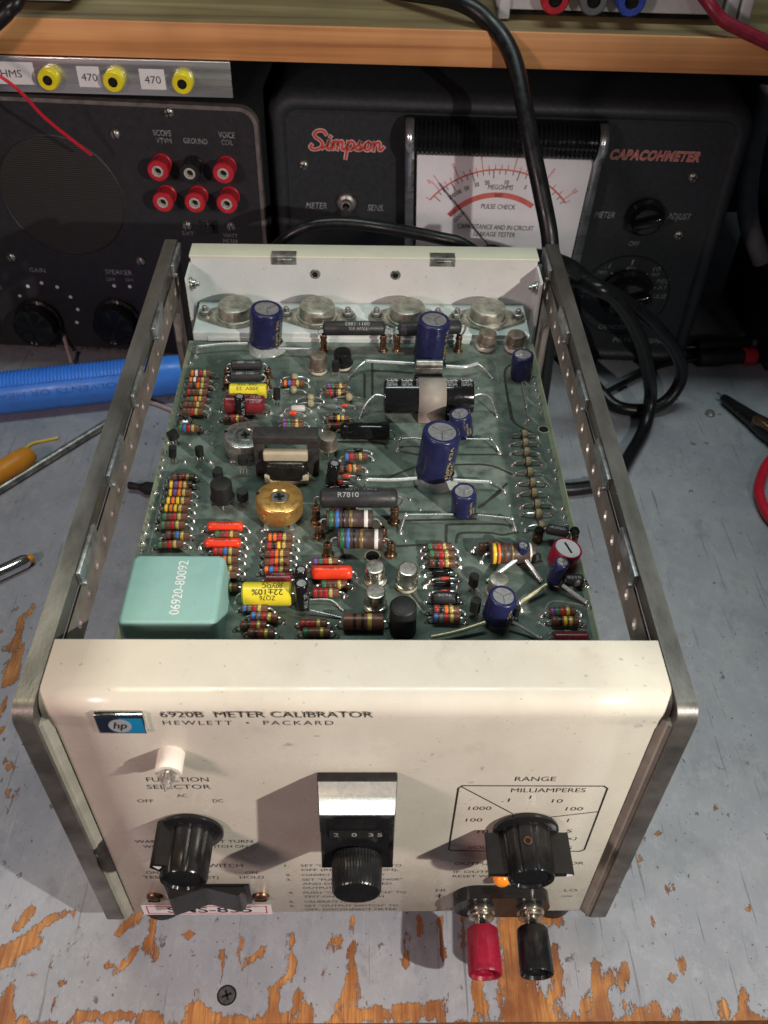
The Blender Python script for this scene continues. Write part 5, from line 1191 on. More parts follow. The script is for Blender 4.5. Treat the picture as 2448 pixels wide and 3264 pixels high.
# ================================================================== SHELF AND STRIP
yaw = radians(-1.9)
sh = empty('wooden_shelf', (0, 372, 211.5), yaw)
tag(sh, 'thick wooden shelf with orange front edge running across above the instruments', 'shelf')
mb = MB(); mb.box((5, 130, 8.9), (620, 260, 17.6), 0, bev=0.7); mb.build('board', 'shelf_face', sh)
mb = MB(); mb.box((5, -1.0, 8.9), (620, 2.0, 18.0), 0, bev=0.35); mb.build('edge_strip', 'shelf_edge', sh)

js = empty('jack_strip', (0, 370, 192.6), yaw)
tag(js, 'brushed aluminium strip with yellow jacks fixed under the shelf', 'jack strip')
mb = MB(); mb.box((-180, -1.5, 9.4), (217.5, 1.6, 18.4), 0, bev=0.3); mb.build('plate', 'aluminium', js)
for x in (-168.9, -133.9, -96.9):
    mb = MB(); M = T(x, -2.3, 9.0) @ RX(pi / 2)
    mb.lathe([(5.3, 0), (5.6, 0.6), (5.6, 5.8), (5.0, 6.6), (2.6, 6.6), (2.3, 5.0), (0, 5.0)], 28, mis=[0, 0, 0, 0, 1, 2], M=M); mb.build('yellow_jack', ['yellow_jack', 'brass', 'void_black'], js)
for (x0, x1, z0, z1, s, wd, xt) in ((-206, -177.4, 4.3, 15.8, 'OHMS', 16.5, -201.0), (-154.3, -142.2, 3.9, 14.6, '470', 8.6, -152.4), (-120.8, -107.2, 3.6, 14.1, '470', 8.8, -118.3)):
    mb = MB(); mb.box(((x0 + x1) / 2, -2.36, (z0 + z1) / 2), (x1 - x0, 0.1, z1 - z0)); l_ = mb.build('paper_label', 'label_paper', js)
    lettering(l_, s, (lambda xt, zz: lambda u, v: (xt + u, -2.45, zz + v))(xt, (z0 + z1) / 2 - 2.1), 3.8, 'print_black', width=wd)

# ================================================================== things standing on the shelf
ps = empty('power_supply', (135, 386, 229.3), yaw)
tag(ps, 'pale grey power supply with red black and blue jacks on the shelf', 'power supply')
mb = MB(); mb.box((-5, 60, 48), (119, 120, 86), 0, bev=1.0); mb.build('case', 'white_case', ps)
mb = MB(); mb.box((-5, 66, 2.5), (112, 112, 4.9), 0); mb.build('plinth', 'void_black', ps)
for x, m_ in ((-35.7, 'red_jack'), (-15.8, 'grey_rubber'), (3.8, 'blue_jack')):
    mb = MB(); mb.lathe([(7.0, 0), (7.4, 0.8), (7.4, 11), (6.6, 12), (3.6, 12), (3.2, 9), (0, 9)], 28, mis=[0, 0, 0, 0, 1, 2], M=T(x, 0, 13.4) @ RX(pi / 2)); mb.build('jack', [m_, 'steel', 'void_black'], ps)
for x in (-60.5, 59.5, 67.0):
    mb = MB(); mb.box((x, 2, 11), (6, 10, 20), 0, bev=1.0); mb.build('bracket', 'white_case', ps)
ic = empty('instrument_case', (-180, 390, 229.3), yaw)
tag(ic, 'corner of a white instrument case on the shelf above the jack strip', 'instrument')
mb = MB(); mb.box((0, 60, 51), (52, 120, 94), 0, bev=3); mb.build('case', 'white_case', ic)
mb = MB(); mb.box((0, 64, 2.0), (40, 100, 4.0), 0); mb.build('foot', 'void_black', ic)

# ================================================================== SIGNAL TRACER (left)
tc_ = empty('signal_tracer', (-160, 402, 0), radians(-4.5))
tag(tc_, 'black audio signal tracer with round speaker grille and red jacks, left background', 'test instrument')
W_, H_ = 222, 176.5
cx0 = 98.6 - W_ / 2
mb = MB(); mb.prism(rrect(W_, H_, 11, 8, cx0, 2.5 + H_ / 2), -150, -4, 0, RX(pi / 2) @ S3(1, 1, 1), smooth=True); 
mb.build('case', 'crackle_black', tc_)
mb = MB(); o_ = rrect(W_, H_, 11, 8, cx0, 2.5 + H_ / 2); i_ = rrect(W_ - 4.5, H_ - 4.5, 9, 8, cx0, 2.5 + H_ / 2); n = len(o_)
vs = [(x, 4, z) for x, z in o_] + [(x, -1.2, z) for x, z in o_] + [(x, -1.2, z) for x, z in i_] + [(x, 1.0, z) for x, z in i_]
mb.add(vs, [f for k in range(3) for i in range(n) for f in [(k * n + i, k * n + (i + 1) % n, (k + 1) * n + (i + 1) % n, (k + 1) * n + i)]], 0, smooth=False)
mb.build('rim', 'tracer_edge', tc_)
mb = MB(); mb.prism(i_, -0.2, 0.4, 0, T(0, 0, 0) @ RX(pi / 2)); tp = mb.build('face_panel', 'panel_black', tc_)
mb = MB(); mb.lathe([(0, 0.5), (38.2, 0.5), (38.6, 0.9), (39.4, 0.45)], 64, mis=[0, 1, 1], M=T(-29, 0, 118.5) @ RX(pi / 2)); mb.build('speaker_grille', ['speaker_grille', 'panel_black'], tc_)
def tf(x, z): return lambda u, v: (x + u, -0.55, z + v)
for s, x, z, cap, x1 in (('SCOPE', 35.7, 160.2, 3.4, 46.5), ('VTVM', 36.8, 155.9, 3.0, 45.9), ('GROUND', 53.3, 156.4, 3.2, 67.6), ('VOICE', 74.7, 160.8, 3.4, 84.4), ('COIL', 76.1, 156.6, 3.0, 82.8),
                         ('GAIN', -63.1, 64.6, 3.0, -52.6), ('SPEAKER', -11.6, 66.0, 3.4, 6.5), ('OFF', -12.0, 60.9, 2.2, -5.9), ('ON', 1.2, 61.3, 2.2, 6.2), ('WATT', 70.7, 97.0, 2.6, 80.1), ('METER', 70.5, 93.2, 2.4, 80.3), ('EXT', 44.5, 97.0, 2.6, 52),
                         ('NOISE', -98, 50, 2.6, -86), ('PRODUCT OF ALLIED RADIO', -58.8, 4.6, 1.7, 2.0)):
    lettering(tp, s, tf(x, z), cap, 'print_dull', width=x1 - x)
for i_n, (x, z) in enumerate(((-77.6, 34.5), (-75.3, 45.4), (-67.7, 53.3), (-57.5, 56.4), (-47.4, 53.9), (-39.8, 46.7), (-36.9, 37.0), (-39.8, 26.5), (-7.6, 57.1), (3.0, 57.2))):
    mb = MB(); mb.lathe([(0, 0.12), (1.15, 0.1), (1.2, 0)], 16, M=T(x, -0.4, z) @ RX(pi / 2)); mb.build('dial_dot', 'print_white', tp)
for x, z, m_ in ((38.6, 139.9, 'red_jack'), (57.8, 139.5, 'black_plastic'), (78.0, 140.4, 'red_jack'), (38.7, 120.4, 'red_jack'), (58.5, 121.0, 'red_jack'), (78.2, 121.4, 'red_jack')):
    mb = MB(); mb.lathe([(5.9, 0), (6.0, 2.0), (5.5, 2.4), (5.6, 10.0), (6.3, 10.4), (6.4, 12.2), (5.8, 12.9), (3.4, 12.9), (2.9, 12.0), (2.2, 13.0), (1.9, 11), (0, 11)], 28, mis=[0] * 7 + [1] * 3 + [2], M=T(x, 0, z + 4.0) @ RX(pi / 2))
    mb.build('banana_jack', [m_, 'pale_body', 'void_black'], tc_)
for x, z, sl in ((46.7, 174.1, 0), (12.5, 159.9, 1), (48.2, 103.6, 1), (76.7, 104.9, 1), (-73.0, 74.6, 1), (13.9, 76.8, 1)):
    mb = MB(); mb.lathe([(3.3, 0.4), (3.2, 1.2), (2.2, 2.1), (0, 2.4)], 20, M=RX(pi / 2)); mb.box((0, -2.25, 0), (5.4, 0.5, 0.8), 1, RY(1.35)); 
    if not sl: mb.box((0, -2.2, 0), (0.8, 0.5, 5.0), 1, RY(1.35))
    mb.build('panel_screw', ['dull_steel', 'void_black'], tc_, T(x, 0, z))
mb = MB(); mb.box((62.1, -0.6, 103.6), (11.5, 1.0, 8.6), 0, bev=0.2); mb.box((63.2, -2.6, 103.4), (5, 4, 5), 0, bev=0.3); mb.build('slide_switch', 'black_plastic', tc_)
for x, z in ((-65.9, 27.5), (-9.5, 31.5), (-112, 27.5)):
    mb = MB(); M = T(x, 0, z) @ RX(pi / 2)
    mb.lathe([(15.8, 0.6), (16.2, 1.4), (16.2, 3.0), (14.6, 4.2), (14.3, 12.6), (13.6, 13.4), (12.8, 13.3), (12.3, 12.6), (0, 12.5)], 60, M=M, ruf=lambda a, h: 1 - (0.05 * max(0, cos(7 * a)) ** 10 if 4 < h < 13 else 0))
    k_ = mb.build('knob', 'black_plastic', tc_)
    mb = MB(); mb.box((x + 3.2, -4.4, z + 14.6), (0.8, 0.4, 3.2), 0, RY(0)); mb.build('pointer_line', 'print_white', k_)

# ================================================================== CAPACITANCE TESTER (right)
ca = empty('capacitance_tester', (85, 400, 0), radians(-2.4))
tag(ca, 'large charcoal capacitance tester with white meter and red script name, right background', 'test instrument')
def ring(mb, loops, mi=0, smooth=True):
    n = len(loops[0][1]); vs = []
    for y, lp in loops: vs += [(x, y, z) for x, z in lp]
    mb.add(vs, [(k * n + i, k * n + (i + 1) % n, (k + 1) * n + (i + 1) % n, (k + 1) * n + i) for k in range(len(loops) - 1) for i in range(n)], mi, smooth=smooth)
def crr(d, r): return rrect(290 - 2 * d, 183 - 2 * d, r, 8, 2.0, 92.5)
mb = MB()
ring(mb, [(150, crr(0, 16)), (9, crr(0, 16)), (4, crr(1.4, 15.4)), (1.2, crr(4, 14)), (0.2, crr(7, 12)), (0.6, crr(9, 10)), (3.2, crr(11, 8)), (3.4, crr(13, 6))])
mb.prism(crr(13, 6), 0, 0.1, 0, T(0, 3.4, 0) @ RX(pi / 2)); mb.prism(crr(0, 16), 0, 1, 0, T(0, 151, 0) @ RX(pi / 2))
cc = mb.build('case', 'crackle_black', ca)
FY = 3.2
def cf(x, z, y=FY): return lambda u, v: (x + u, y, z + v)
for s, x, z, cap, x1 in (('METER', -121.9, 111.2, 4.0, -108.6), ('SENS.', -82.6, 111.0, 4.0, -72.3), ('METER', 62.5, 111.3, 4.0, 75.1), ('ADJUST', 108.5, 111.8, 4.0, 123.1), ('OFF', 87.8, 92.4, 3.4, 94.4),
                         ('PATENT PENDING', 92.3, 18.6, 3.6, 140.0), ('.1', 76.0, 76.0, 3.4, 79), ('1', 92.5, 79.0, 3.6, 93.6), ('10', 108, 74.8, 3.4, 112.4), ('MFD', 72, 71.5, 2.4, 78), ('MFD', 90, 75.2, 2.4, 96), ('MFD', 107.5, 71, 2.4, 113), ('MEG', 112.5, 66.0, 3.2, 120.6), ('X1', 114, 61.5, 3.2, 119), ('PULSE', 110.5, 54.5, 3.2, 121), ('LEAKAGE', 62, 57.0, 2.4, 75), ('MEG', 62, 53.0, 2.4, 69), ('CAPACITY MFD', 80, 29.0, 3.4, 108)):
    lettering(cc, s, cf(x, z), cap, 'print_dull', width=x1 - x, shear=0.18)
mb = MB(); mb.lathe([(29.6, 0.0), (29.9, 0.3), (30.3, 0.0)], 64, M=T(93, FY, 55.5) @ RX(pi / 2)); mb.build('range_ring', 'void_black', cc)
for a in (125, 95, 55, 20):
    mb = MB(); q = radians(a); mb.box((0, 0, 0), (0.8, 0.1, 3.4), 0, T(93 + 19.5 * cos(q), FY - 0.05, 55.5 + 19.5 * sin(q)) @ RY(pi / 2 - q)); mb.build('scale_mark', 'print_grey', cc)
for x, z in ((-122.2, 139.7), (118.3, 139.8), (118.7, 101.4)):
    mb = MB(); mb.lathe([(3.3, 0), (3.2, 0.9), (2.2, 2.0), (0, 2.3)], 20, M=RX(pi / 2))
    for a in (0.4, 0.4 + pi / 2): mb.box((0, -2.1, 0), (4.4, 0.5, 0.8), 1, RY(a))
    mb.build('panel_screw', ['dull_steel', 'void_black'], ca, T(x, FY, z))
# chicken-head knobs
for x, z, R, L_ in ((94.2, 113.5, 11.5, 13), (93.5, 58, 17.5, 17)):
    k_ = empty('knob', (x, FY, z)); k_.parent = ca; k_.rotation_euler = (pi / 2, 0, 0)
    mb = MB(); mb.lathe([(R, 0.5), (R + 0.8, 1.2), (R + 0.6, 3.4), (R * 0.86, 4.6), (R * 0.8, L_ * 0.6), (R * 0.7, L_ * 0.7), (0, L_ * 0.72)], 40); mb.build('skirt', 'black_gloss', k_)
    mb = MB(); mb.box((0, 0, L_ * 0.75), (R * 1.7, R * 0.5, L_ * 0.55), 0, RZ(0.32), bev=R * 0.16); mb.build('finger_bar', 'black_gloss', k_)
mb = MB(); mb.lathe([(6.5, 0), (6.6, 1), (5.6, 2.4), (3.6, 3.0), (3.4, 5.5), (2.2, 5.8)], 24, M=T(-95.9, FY, 116) @ RX(pi / 2)); tg = mb.build('toggle_switch', 'dull_steel', ca)
mb = MB(); mb.tube(smooth_path([(-95.9, FY - 4, 116), (-95.9, FY - 10, 113), (-96, FY - 15, 110)], 5), 1.6, 12, rs=[1.3 + 0.09 * i for i in range(11)]); mb.build('lever', 'steel', tg)
# script and block names
def strokes(mb, lines, w, y, mi, fx):
    for ln in lines:
        P = smooth_path([Vector((*fx(a, b), 0)) for a, b in ln], 6) if len(ln) > 2 else [Vector((*fx(*ln[0]), 0)), Vector((*fx(*ln[1]), 0))]
        vs = []
        for k, p in enumerate(P):
            t = (P[min(k + 1, len(P) - 1)] - P[max(k - 1, 0)]); t.normalize(); q = Vector((-t.y, t.x, 0)) * w / 2
            e = t * (w * 0.35 if k == len(P) - 1 else (-w * 0.35 if k == 0 else 0))
            vs += [(p.x - q.x + e.x, y, p.y - q.y + e.y), (p.x + q.x + e.x, y, p.y + q.y + e.y)]
        mb.add(vs, [(2 * k, 2 * k + 2, 2 * k + 3, 2 * k + 1) for k in range(len(P) - 1)], mi)
SIMP = [[(1.35, 1.7), (1.1, 2.05), (0.6, 2.08), (0.28, 1.75), (0.45, 1.35), (0.95, 0.95), (1.15, 0.5), (0.9, 0.08), (0.4, -0.05), (0.08, 0.2), (0.2, 0.5)], [(1.15, 0.1), (1.6, 0.5), (1.68, 0.95)], [(1.68, 0.95), (1.62, 0.25), (1.78, 0.04), (2.1, 0.5)], [(1.75, 1.38), (1.80, 1.5)],
        [(2.1, 0.95), (2.1, 0.0)], [(2.1, 0.6), (2.35, 0.98), (2.52, 0.8), (2.52, 0.0)], [(2.52, 0.6), (2.78, 0.98), (2.95, 0.8), (2.95, 0.2), (3.12, 0.05), (3.4, 0.5)], [(3.42, 0.98), (3.42, -0.95)], [(3.42, 0.6), (3.7, 0.98), (3.98, 0.75), (3.95, 0.25), (3.7, 0.02), (3.42, 0.2)], [(3.9, 0.15), (4.3, 0.5), (4.5, 0.98)],
        [(4.5, 0.98), (4.45, 0.65), (4.7, 0.4), (4.6, 0.06), (4.25, 0.1)], [(4.62, 0.1), (4.95, 0.3), (5.05, 0.6)], [(5.25, 0.98), (5.0, 0.75), (5.0, 0.25), (5.25, 0.02), (5.5, 0.25), (5.5, 0.75), (5.25, 0.98)], [(5.5, 0.75), (5.75, 0.85)], [(5.82, 0.95), (5.82, 0.0)], [(5.82, 0.6), (6.1, 0.98), (6.3, 0.8), (6.3, 0.25), (6.45, 0.1), (6.7, 0.45)]]
fx = lambda a, b: (-118.5 + a * 6.75 + 0.9 * b, 149.6 + b * 5.4)
mb = MB(); strokes(mb, SIMP, 2.5, FY - 0.05, 0, fx); nm = mb.build('script_name', 'print_red_soft' if False else mat('name_outline', (0.62, 0.42, 0.38), 0.45, var=0.1).name, ca)
mb = MB(); strokes(mb, SIMP, 1.25, FY - 0.12, 0, fx); mb.build('script_fill', 'print_red', nm)
nb_ = lettering(ca, 'CAPACOHMETER', cf(64.3, 149.4, FY - 0.05), 5.6, 'name_outline', width=55.0, bold=0.045, shear=0.22, name='model_name', spacing=1.12)
lettering(nb_, 'CAPACOHMETER', cf(64.6, 149.4, FY - 0.12), 5.6, 'print_red', width=54.2, shear=0.22, name='model_name_fill', spacing=1.12)
# the meter
me_ = empty('panel_meter', (0, 0, 0)); me_.parent = ca
mb = MB(); mb.add([(-61, FY, 172), (60, FY, 172), (55, FY, 70), (-55, FY, 70), (-60, -7, 170), (59, -7, 170), (54, -7, 71), (-54, -7, 71)], [(0, 4, 7, 3), (1, 2, 6, 5), (0, 1, 5, 4), (3, 7, 6, 2), (4, 5, 6, 7)]); mb.build('meter_body', 'black_gloss', me_)
mb = MB(); prof = []
for i in range(40): prof += [(9.0, i * 2.7), (10.0, i * 2.7 + 0.35), (10.0, i * 2.7 + 1.75), (9.0, i * 2.7 + 2.1)]
mb.lathe([(0, 0)] + prof + [(0, 108)], 40, M=T(-54.5, -4.5, 162) @ RY(pi / 2)); mb.build('ribbed_hood', 'black_gloss', me_)
for sx, xx in ((-1, -57.2), (1, 56.0)):
    mb = MB(); pr = [(9.8, 1.0)] ; vs = []
    pts = [(-8.0, 74 if sx > 0 else 84), (-8.4, 150)] + [(-4.5 - 10.8 * cos(a), 162 + 10.8 * sin(a)) for a in [radians(-40 + 150 * i / 10) for i in range(11)]]
    for y, z in pts:
        sh_ = (z - 160) * 0.03 * -sx * -1
        vs += [(xx - 2.6 + sh_ * 1.0, y, z), (xx + 2.6 + sh_ * 1.0, y, z)]
    mb.add(vs, [(2 * k, 2 * k + 1, 2 * k + 3, 2 * k + 2) for k in range(len(pts) - 1)], 0, smooth=True); t_ = mb.build('chrome_trim', 'aluminium', me_); s_ = t_.modifiers.new('t', 'SOLIDIFY'); s_.thickness = 0.0008
mb = MB(); mb.add([(-52.5, -7.3, 153), (53, -7.3, 153), (49.5, -7.3, 72), (-50, -7.3, 72)], [(0, 1, 2, 3)]); sc = mb.build('scale_card', 'meter_white', me_)
def arc(cx, cz, r0, r1, a0, a1, m_, y=-7.45, n=40):
    mb = MB(); vs = []
    for i in range(n + 1):
        a = radians(a0 + (a1 - a0) * i / n); vs += [(cx + r0 * cos(a), y, cz + r0 * sin(a)), (cx + r1 * cos(a), y, cz + r1 * sin(a))]
    mb.add(vs, [(2 * i, 2 * i + 1, 2 * i + 3, 2 * i + 2) for i in range(n)]); return mb.build('scale_arc', m_, sc)
cx_, cz_ = -1.0, 91.4
arc(cx_, cz_, 53.2, 54.2, 142, 39, 'print_red_soft'); arc(cx_, cz_, 36.0, 39.4, 142, 55, 'print_red_soft', -7.47)
mb = MB()
for i, a in enumerate([138, 134, 131, 128, 124, 120, 117, 113, 109, 106, 102, 98, 95, 91, 87, 82, 78, 73, 68, 62, 56, 50, 45, 41]):
    q = radians(a); ln = 5 if i % 4 == 0 else 2.4
    mb.box((0, 0, 0), (0.42, 0.06, ln), 0, T(cx_ + (53.2 - ln / 2) * cos(q), -7.5, cz_ + (53.2 - ln / 2) * sin(q)) @ RY(pi / 2 - q))
mb.build('scale_ticks', 'print_black', sc)['kind'] = 'stuff'
mb = MB()
for i, a in enumerate([142, 133, 130, 127, 123, 118, 114, 110, 106, 102, 98, 94, 90, 86, 82, 78, 74, 70, 65, 60, 53, 47, 42, 39]):
    q = radians(a); ln = 7 if i in (1, 2, 5, 9, 14, 19, 22) else 2.6
    mb.box((0, 0, 0), (0.42, 0.06, ln), 0, T(cx_ + (54.2 + ln / 2) * cos(q), -7.5, cz_ + (54.2 + ln / 2) * sin(q)) @ RY(pi / 2 - q))
mb.build('scale_ticks', 'print_red_soft', sc)['kind'] = 'stuff'
def radial(s, a, r, cap, m_):
    q = radians(a)
    def fn(u, v): return (cx_ + (r + v) * cos(q) + u * sin(q), -7.52, cz_ + (r + v) * sin(q) - u * cos(q))
    lettering(sc, s, fn, cap, m_, align='c', xs=0.8, bold=0.01)
for s, a in (('200', 129), ('100', 123), ('50', 116), ('30', 108), ('20', 100), ('10', 85), ('5', 70)): radial(s, a, 44.8, 2.6, 'print_black')
for s, a in (('0', 134), ('1', 130), ('2', 118), ('3', 102), ('4', 82), ('5', 60), ('10', 42)): radial(s, a, 61.0, 2.8, 'print_red_soft')
radial('BAD', 90, 36.6, 2.1, 'print_black'); radial('GOOD', 136, 31.5, 2.3, 'print_black'); radial('BAD', 138, 36.6, 2.1, 'print_black')
for s, x, z, x1 in (('MEGOHMS', -8.2, 132.6, 7.0), ('PULSE CHECK', -11.3, 120.0, 10.0), ('CAPACITANCE AND IN-CIRCUIT', -25.0, 106.3, 23.1), ('LEAKAGE TESTER', -14.3, 101.4, 12.1)):
    lettering(sc, s, cf(x, z, -7.52), 3.1, 'print_black', width=x1 - x, shear=0.12)
mb = MB(); mb.tube([(-2.6, -9.2, 94), (-38.0, -9.2, 136.0)], 0.35, 6); mb.build('needle', 'print_black', me_)
mb = MB(); mb.add([(-54, -11.0, 154), (54.5, -11.0, 154), (51, -11.0, 71), (-51.5, -11.0, 71)], [(0, 1, 2, 3)]); mb.build('meter_glass', 'clear_pane', me_)
mb = MB(); mb.lathe([(10, 0), (9.6, 1.6), (7.4, 3.0), (0, 3.4)], 32, M=T(-1.4, -7.4, 86) @ RX(pi / 2)); mb.build('needle_hub', 'black_gloss', me_)

# ================================================================== CABLES
def cable(name, pts, r, m_, label, cat, seg=14, n=10, group=None):
    mb = MB(); mb.tube(smooth_path([(x, y, z + 10) for x, y, z in pts], n), r, seg)
    return tag(mb.build(name, m_), label, cat, group)
cable('hanging_cable', [(-60, 520, 224), (-25, 470, 224), (15, 420, 225), (48, 385, 229), (66, 372, 222), (77, 358, 211), (83, 340, 194), (88, 325, 176), (94, 312, 157), (100, 300, 135), (104, 292, 100), (106, 290, 60), (108, 292, 20), (112, 300, -4)], 4.6, 'rubber', 'thick black cable falling from the shelf behind the calibrator', 'cable')
cable('looped_cable', [(60, 300, 112), (90, 318, 118), (116, 330, 108), (134, 332, 95), (152, 333, 85), (170, 336, 72), (187, 340, 56), (204, 346, 35), (213, 350, 14), (207, 345, 0), (194, 340, -5), (176, 340, -5), (165, 350, -3), (152, 372, 8), (138, 372, 52), (126, 345, 88), (135, 322, 97), (148, 322, 90), (161, 324, 74), (173, 328, 54), (183, 330, 30), (190, 334, 8), (186, 320, -5), (172, 295, -6), (155, 270, -6), (130, 261, -6), (104, 262, -6)], 4.3, 'rubber', 'black rubber power cord looped on the bench right of the calibrator', 'cable')
cable('instrument_lead', [(-62, 338, 96), (-47, 330, 118), (-32, 330, 128), (-13, 330, 131), (12, 325, 131), (42, 310, 133), (56, 305, 131), (75, 300, 118), (85, 298, 90)], 3.4, 'rubber', 'black lead arching over just behind the calibrator rear panel', 'cable')
cable('bench_cord', [(150, 345, -5), (185, 372, -6), (215, 392, -6), (240, 397, -4)], 2.0, 'rubber', 'thin black lead on the bench running to the red-ringed plug', 'cable')
cable('thin_lead', [(205, 402, -6), (222, 412, -5), (243, 411, -3)], 1.9, 'rubber', 'short thin black lead entering the rear plain black plug', 'cable')
cable('red_wire', [(-300, 372, 223), (-270, 358, 226), (-232, 342, 228), (-187, 350, 199), (-174, 365, 172), (-158, 380, 146)], 0.95, 'red_wire', 'thin bright red wire hanging slanted in front of the speaker grille', 'wire', seg=8)
cable('red_test_lead', [(165, 390, 245), (176, 372, 235), (184, 366, 228), (194, 362, 224), (209, 358, 219), (228, 354, 211), (252, 350, 180), (268, 352, 110), (282, 368, 30), (300, 400, -5), (330, 420, -5)], 3.3, 'red_lead_dark', 'dark red test lead draped over the shelf edge at upper right', 'test lead')
cable('black_lead', [(-300, 345, 60), (-285, 342, 130), (-250, 344, 180), (-205, 349, 210), (-182, 355, 225), (-177, 357, 229), (-172, 360, 233), (-170, 374, 240), (-172, 396, 244)], 4.2, 'rubber', 'black lead crossing the upper left corner before the shelf', 'cable')
cable('red_loop_lead', [(275, 305, -5), (257.7, 286.5, -6), (247.3, 269.1, -6), (242.7, 254.4, -6), (244, 234, -6), (256, 215, -6)], 3.2, 'red_wire', 'red test lead curving on the bench at the right edge', 'test lead')
cable('hose', [(265, 470, 160), (262, 460, 120), (268, 450, 80), (285, 440, 50)], 7, 'grey_rubber', 'dark grey hose hanging in the gloom right of the capacitance tester', 'hose')
cable('pink_wire', [(-214, 413, 12), (-211, 404, 4), (-206, 392, -6), (-201.8, 380, -7)], 1.4, 'pink_wire', 'pale pink wire coming down from the signal tracer to the blue pump', 'wire', seg=8)
cable('pink_offcut', [(-158, 353, -8.4), (-147.8, 349.9, -8.4), (-125.8, 338.1, -8.4), (-118, 334, -8.4)], 1.4, 'pink_wire', 'pale pink wire lying on the bench beside the circuit board', 'wire', seg=8)
cable('yellow_offcut', [(-215.5, 296.3, -9), (-210.3, 304.0, -9), (-204, 306.5, -9), (-195.6, 309.8, -9)], 0.9, 'yellow_wire', 'short yellow wire offcut on the bench at left', 'wire', seg=8)

# ================================================================== TOOLS AND OFFCUTS ON THE BENCH
dp = empty('desoldering_pump', (0, 0, 0)); tag(dp, 'blue plastic desoldering pump with ribbed grip lying across the bench at left', 'desoldering pump')
a = Vector((-275, 331.0, 14)); b = Vector((-95, 368.0, 14)); M = along(a, b); Lp = (b - a).length
mb = MB(); mb.lathe([(0, 0), (12.6, 0), (13.4, 1.2), (13.4, Lp - 40), (13.0, Lp - 30), (10.5, Lp - 8), (6.5, Lp), (0, Lp)], 40, M=M); dpb = mb.build('barrel', 'pump_blue', dp)
ax = (b - a).normalized(); side = ax.cross(Vector((0, 0, 1))).normalized()
for i in range(48):
    t = 18 + i * 2.25; p = a + ax * t; mb = MB(); pts = []
    for k in range(9):
        an = radians(42 + 86 * k / 8); pts.append(p + (Vector((0, 0, 1)) * sin(an) - side * cos(an)) * 13.5)
    mb.tube(pts, 0.85, 6); mb.build('rib', 'pump_blue', dp)
def pf(u, v):
    an = radians(20) + v / 13.45; c = a + ax * (118 - u)
    return c + (Vector((0, 0, 1)) * sin(an) + side * cos(an)) * 13.5
lettering(dpb, 'SOLVENTS OR HEAT', lambda u, v: pf(u, 3 - v), 3.6, mat('pump_relief', (0.05, 0.19, 0.62), 0.3, var=0.05).name, width=84, name='relief_lettering')
dpb2 = None
sr = empty('steel_rod', (0, 0, 0)); tag(sr, 'grey steel rod lying on the bench under the left rail', 'rod')
a = Vector((-235, 238, 2.6)); b = Vector((-158, 334, 2.6)); mb = MB(); Lr = (b - a).length
mb.lathe([(0, 0), (2.0, 0), (2.6, 0.6), (2.6, Lr - 0.6), (2.0, Lr), (0, Lr)], 16, M=along(a, b)); mb.build('shaft', 'dull_steel', sr)
th = empty('tool_handle', (0, 0, 0)); tag(th, 'rounded orange plastic tool handle at the left edge beside the rod', 'tool')
a = Vector((-246, 232, 8)); b = Vector((-203.5, 287, 8)); mb = MB(); Lr = (b - a).length
mb.lathe([(0, 0), (7, 0), (7.4, Lr * 0.3), (6.4, Lr * 0.6), (7.3, Lr * 0.82), (6.6, Lr * 0.93), (4.2, Lr * 0.985), (0, Lr)], 24, M=along(a, b)); mb.build('grip', 'handle_orange', th)
nt_ = empty('nut_driver', (0, 0, 0)); tag(nt_, 'shiny steel tube tool with amber end on the bench, lower left', 'tool')
a = Vector((-226, 168, 4.2)); b = Vector((-184.5, 200.8, 4.2)); mb = MB(); Lr = (b - a).length
mb.lathe([(0, 0), (4.0, 0), (4.2, 0.5), (4.2, Lr - 3), (3.2, Lr - 0.4), (0, Lr - 0.2)], 20, M=along(a, b)); mb.build('tube', 'chrome', nt_)
mb = MB(); mb.lathe([(0, Lr - 1), (2.6, Lr - 0.8), (2.8, Lr + 0.8), (2.0, Lr + 2.4), (0, Lr + 2.8)], 14, M=along(a, b)); mb.build('tip', 'handle_orange', nt_)
bn = empty('black_nozzle', (0, 0, 0)); tag(bn, 'small black bottle-shaped nozzle lying beside the circuit board edge', 'nozzle')
a = Vector((-141, 262, 4)); b = Vector((-116, 256.6, 4)); mb = MB(); mb.lathe([(0, 0), (2.2, 0), (2.4, 0.4), (2.0, 6), (2.4, 8), (4.0, 11), (4.0, 25), (0, 25.4)], 16, M=along(a, b)); mb.build('body', 'black_matte', bn)
mb = MB(); mb.lathe([(0, 0), (3.0, 0.1), (3.4, 1.0), (2.6, 2.4), (0, 3.2)], 16); tag(mb.build('solder_blob', 'solder', None, T(236.2, 340.8, 0)), 'tiny shiny metal blob on the bench behind the red loop lead', 'blob')
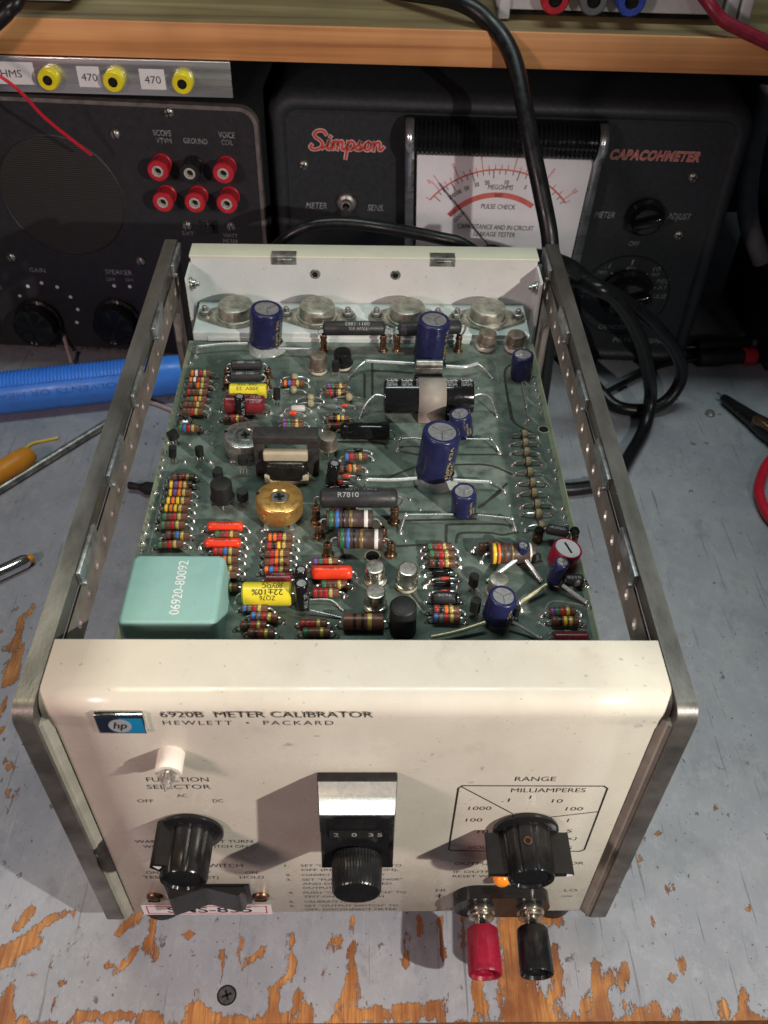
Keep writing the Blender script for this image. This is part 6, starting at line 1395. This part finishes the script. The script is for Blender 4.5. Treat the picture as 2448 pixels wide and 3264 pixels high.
for (a, b, ringm, lab) in (((242, 411, 7), (292, 417, 7), None, 'plain black banana plug at right, the farther of the pair'), ((240, 397.5, 6.5), (283, 401, 6.5), 'red_jack', 'black banana plug with a red ring at the right edge')):
    pl = empty('banana_plug', (0, 0, 0)); tag(pl, lab, 'plug', 'banana plugs lying at the right')
    a, b = Vector(a), Vector(b); Lr = (b - a).length; M = along(a, b)
    mb = MB(); mb.lathe([(0, 0), (4.2, 0), (6.3, 1.5), (6.5, Lr * 0.4), (5.4, Lr * 0.5), (5.2, Lr * 0.82), (0, Lr * 0.82)], 20, M=M); mb.build('shell', 'black_matte', pl)
    if ringm: mb = MB(); mb.lathe([(5.1, Lr * 0.8), (6.3, Lr * 0.82), (6.3, Lr * 0.99), (5.6, Lr * 1.02), (0, Lr * 1.02)], 20, M=M); mb.build('ring', ringm, pl)
    else: mb = MB(); mb.lathe([(3.4, Lr * 0.8), (3.4, Lr), (0, Lr)], 16, M=M); mb.build('ring', 'grey_rubber', pl)
ag = empty('alligator_clip', (0, 0, 0)); tag(ag, 'black-sleeved alligator clip pointing in from the right edge', 'clip')
a = Vector((247, 353.5, 5)); b = Vector((272, 305, 7)); M = along(a, b); Lr = (b - a).length
mb = MB(); mb.lathe([(0, 0), (2.6, 0.2), (3.2, 3), (5.0, Lr * 0.5), (7.0, Lr * 0.75), (7.0, Lr), (0, Lr)], 20, M=M); mb.build('sleeve', 'black_plastic', ag)
mb = MB(); mb.box((0, 0, -2.5), (2.2, 1.2, 6), 0, M, bev=0.3); mb.build('jaw', 'steel', ag)
mb = MB(); mb.box((3.2, 2.8, Lr * 0.72), (8, 6, 16), 0, M, bev=1.2); mb.build('spring_tail', 'brass', ag)
bb = empty('black_equipment', (330, 445, 0)); tag(bb, 'black equipment case standing in shadow at the right edge', 'equipment')
mb = MB(); mb.box((6, 0, 42), (95, 110, 84), 0, bev=3); mb.build('case', 'black_matte', bb)
mb = MB(); mb.lathe([(3, 0), (2.6, 1.2), (0, 1.8)], 14, M=T(-33, -55, 62) @ RX(pi / 2)); mb.build('screw', 'steel', bb)
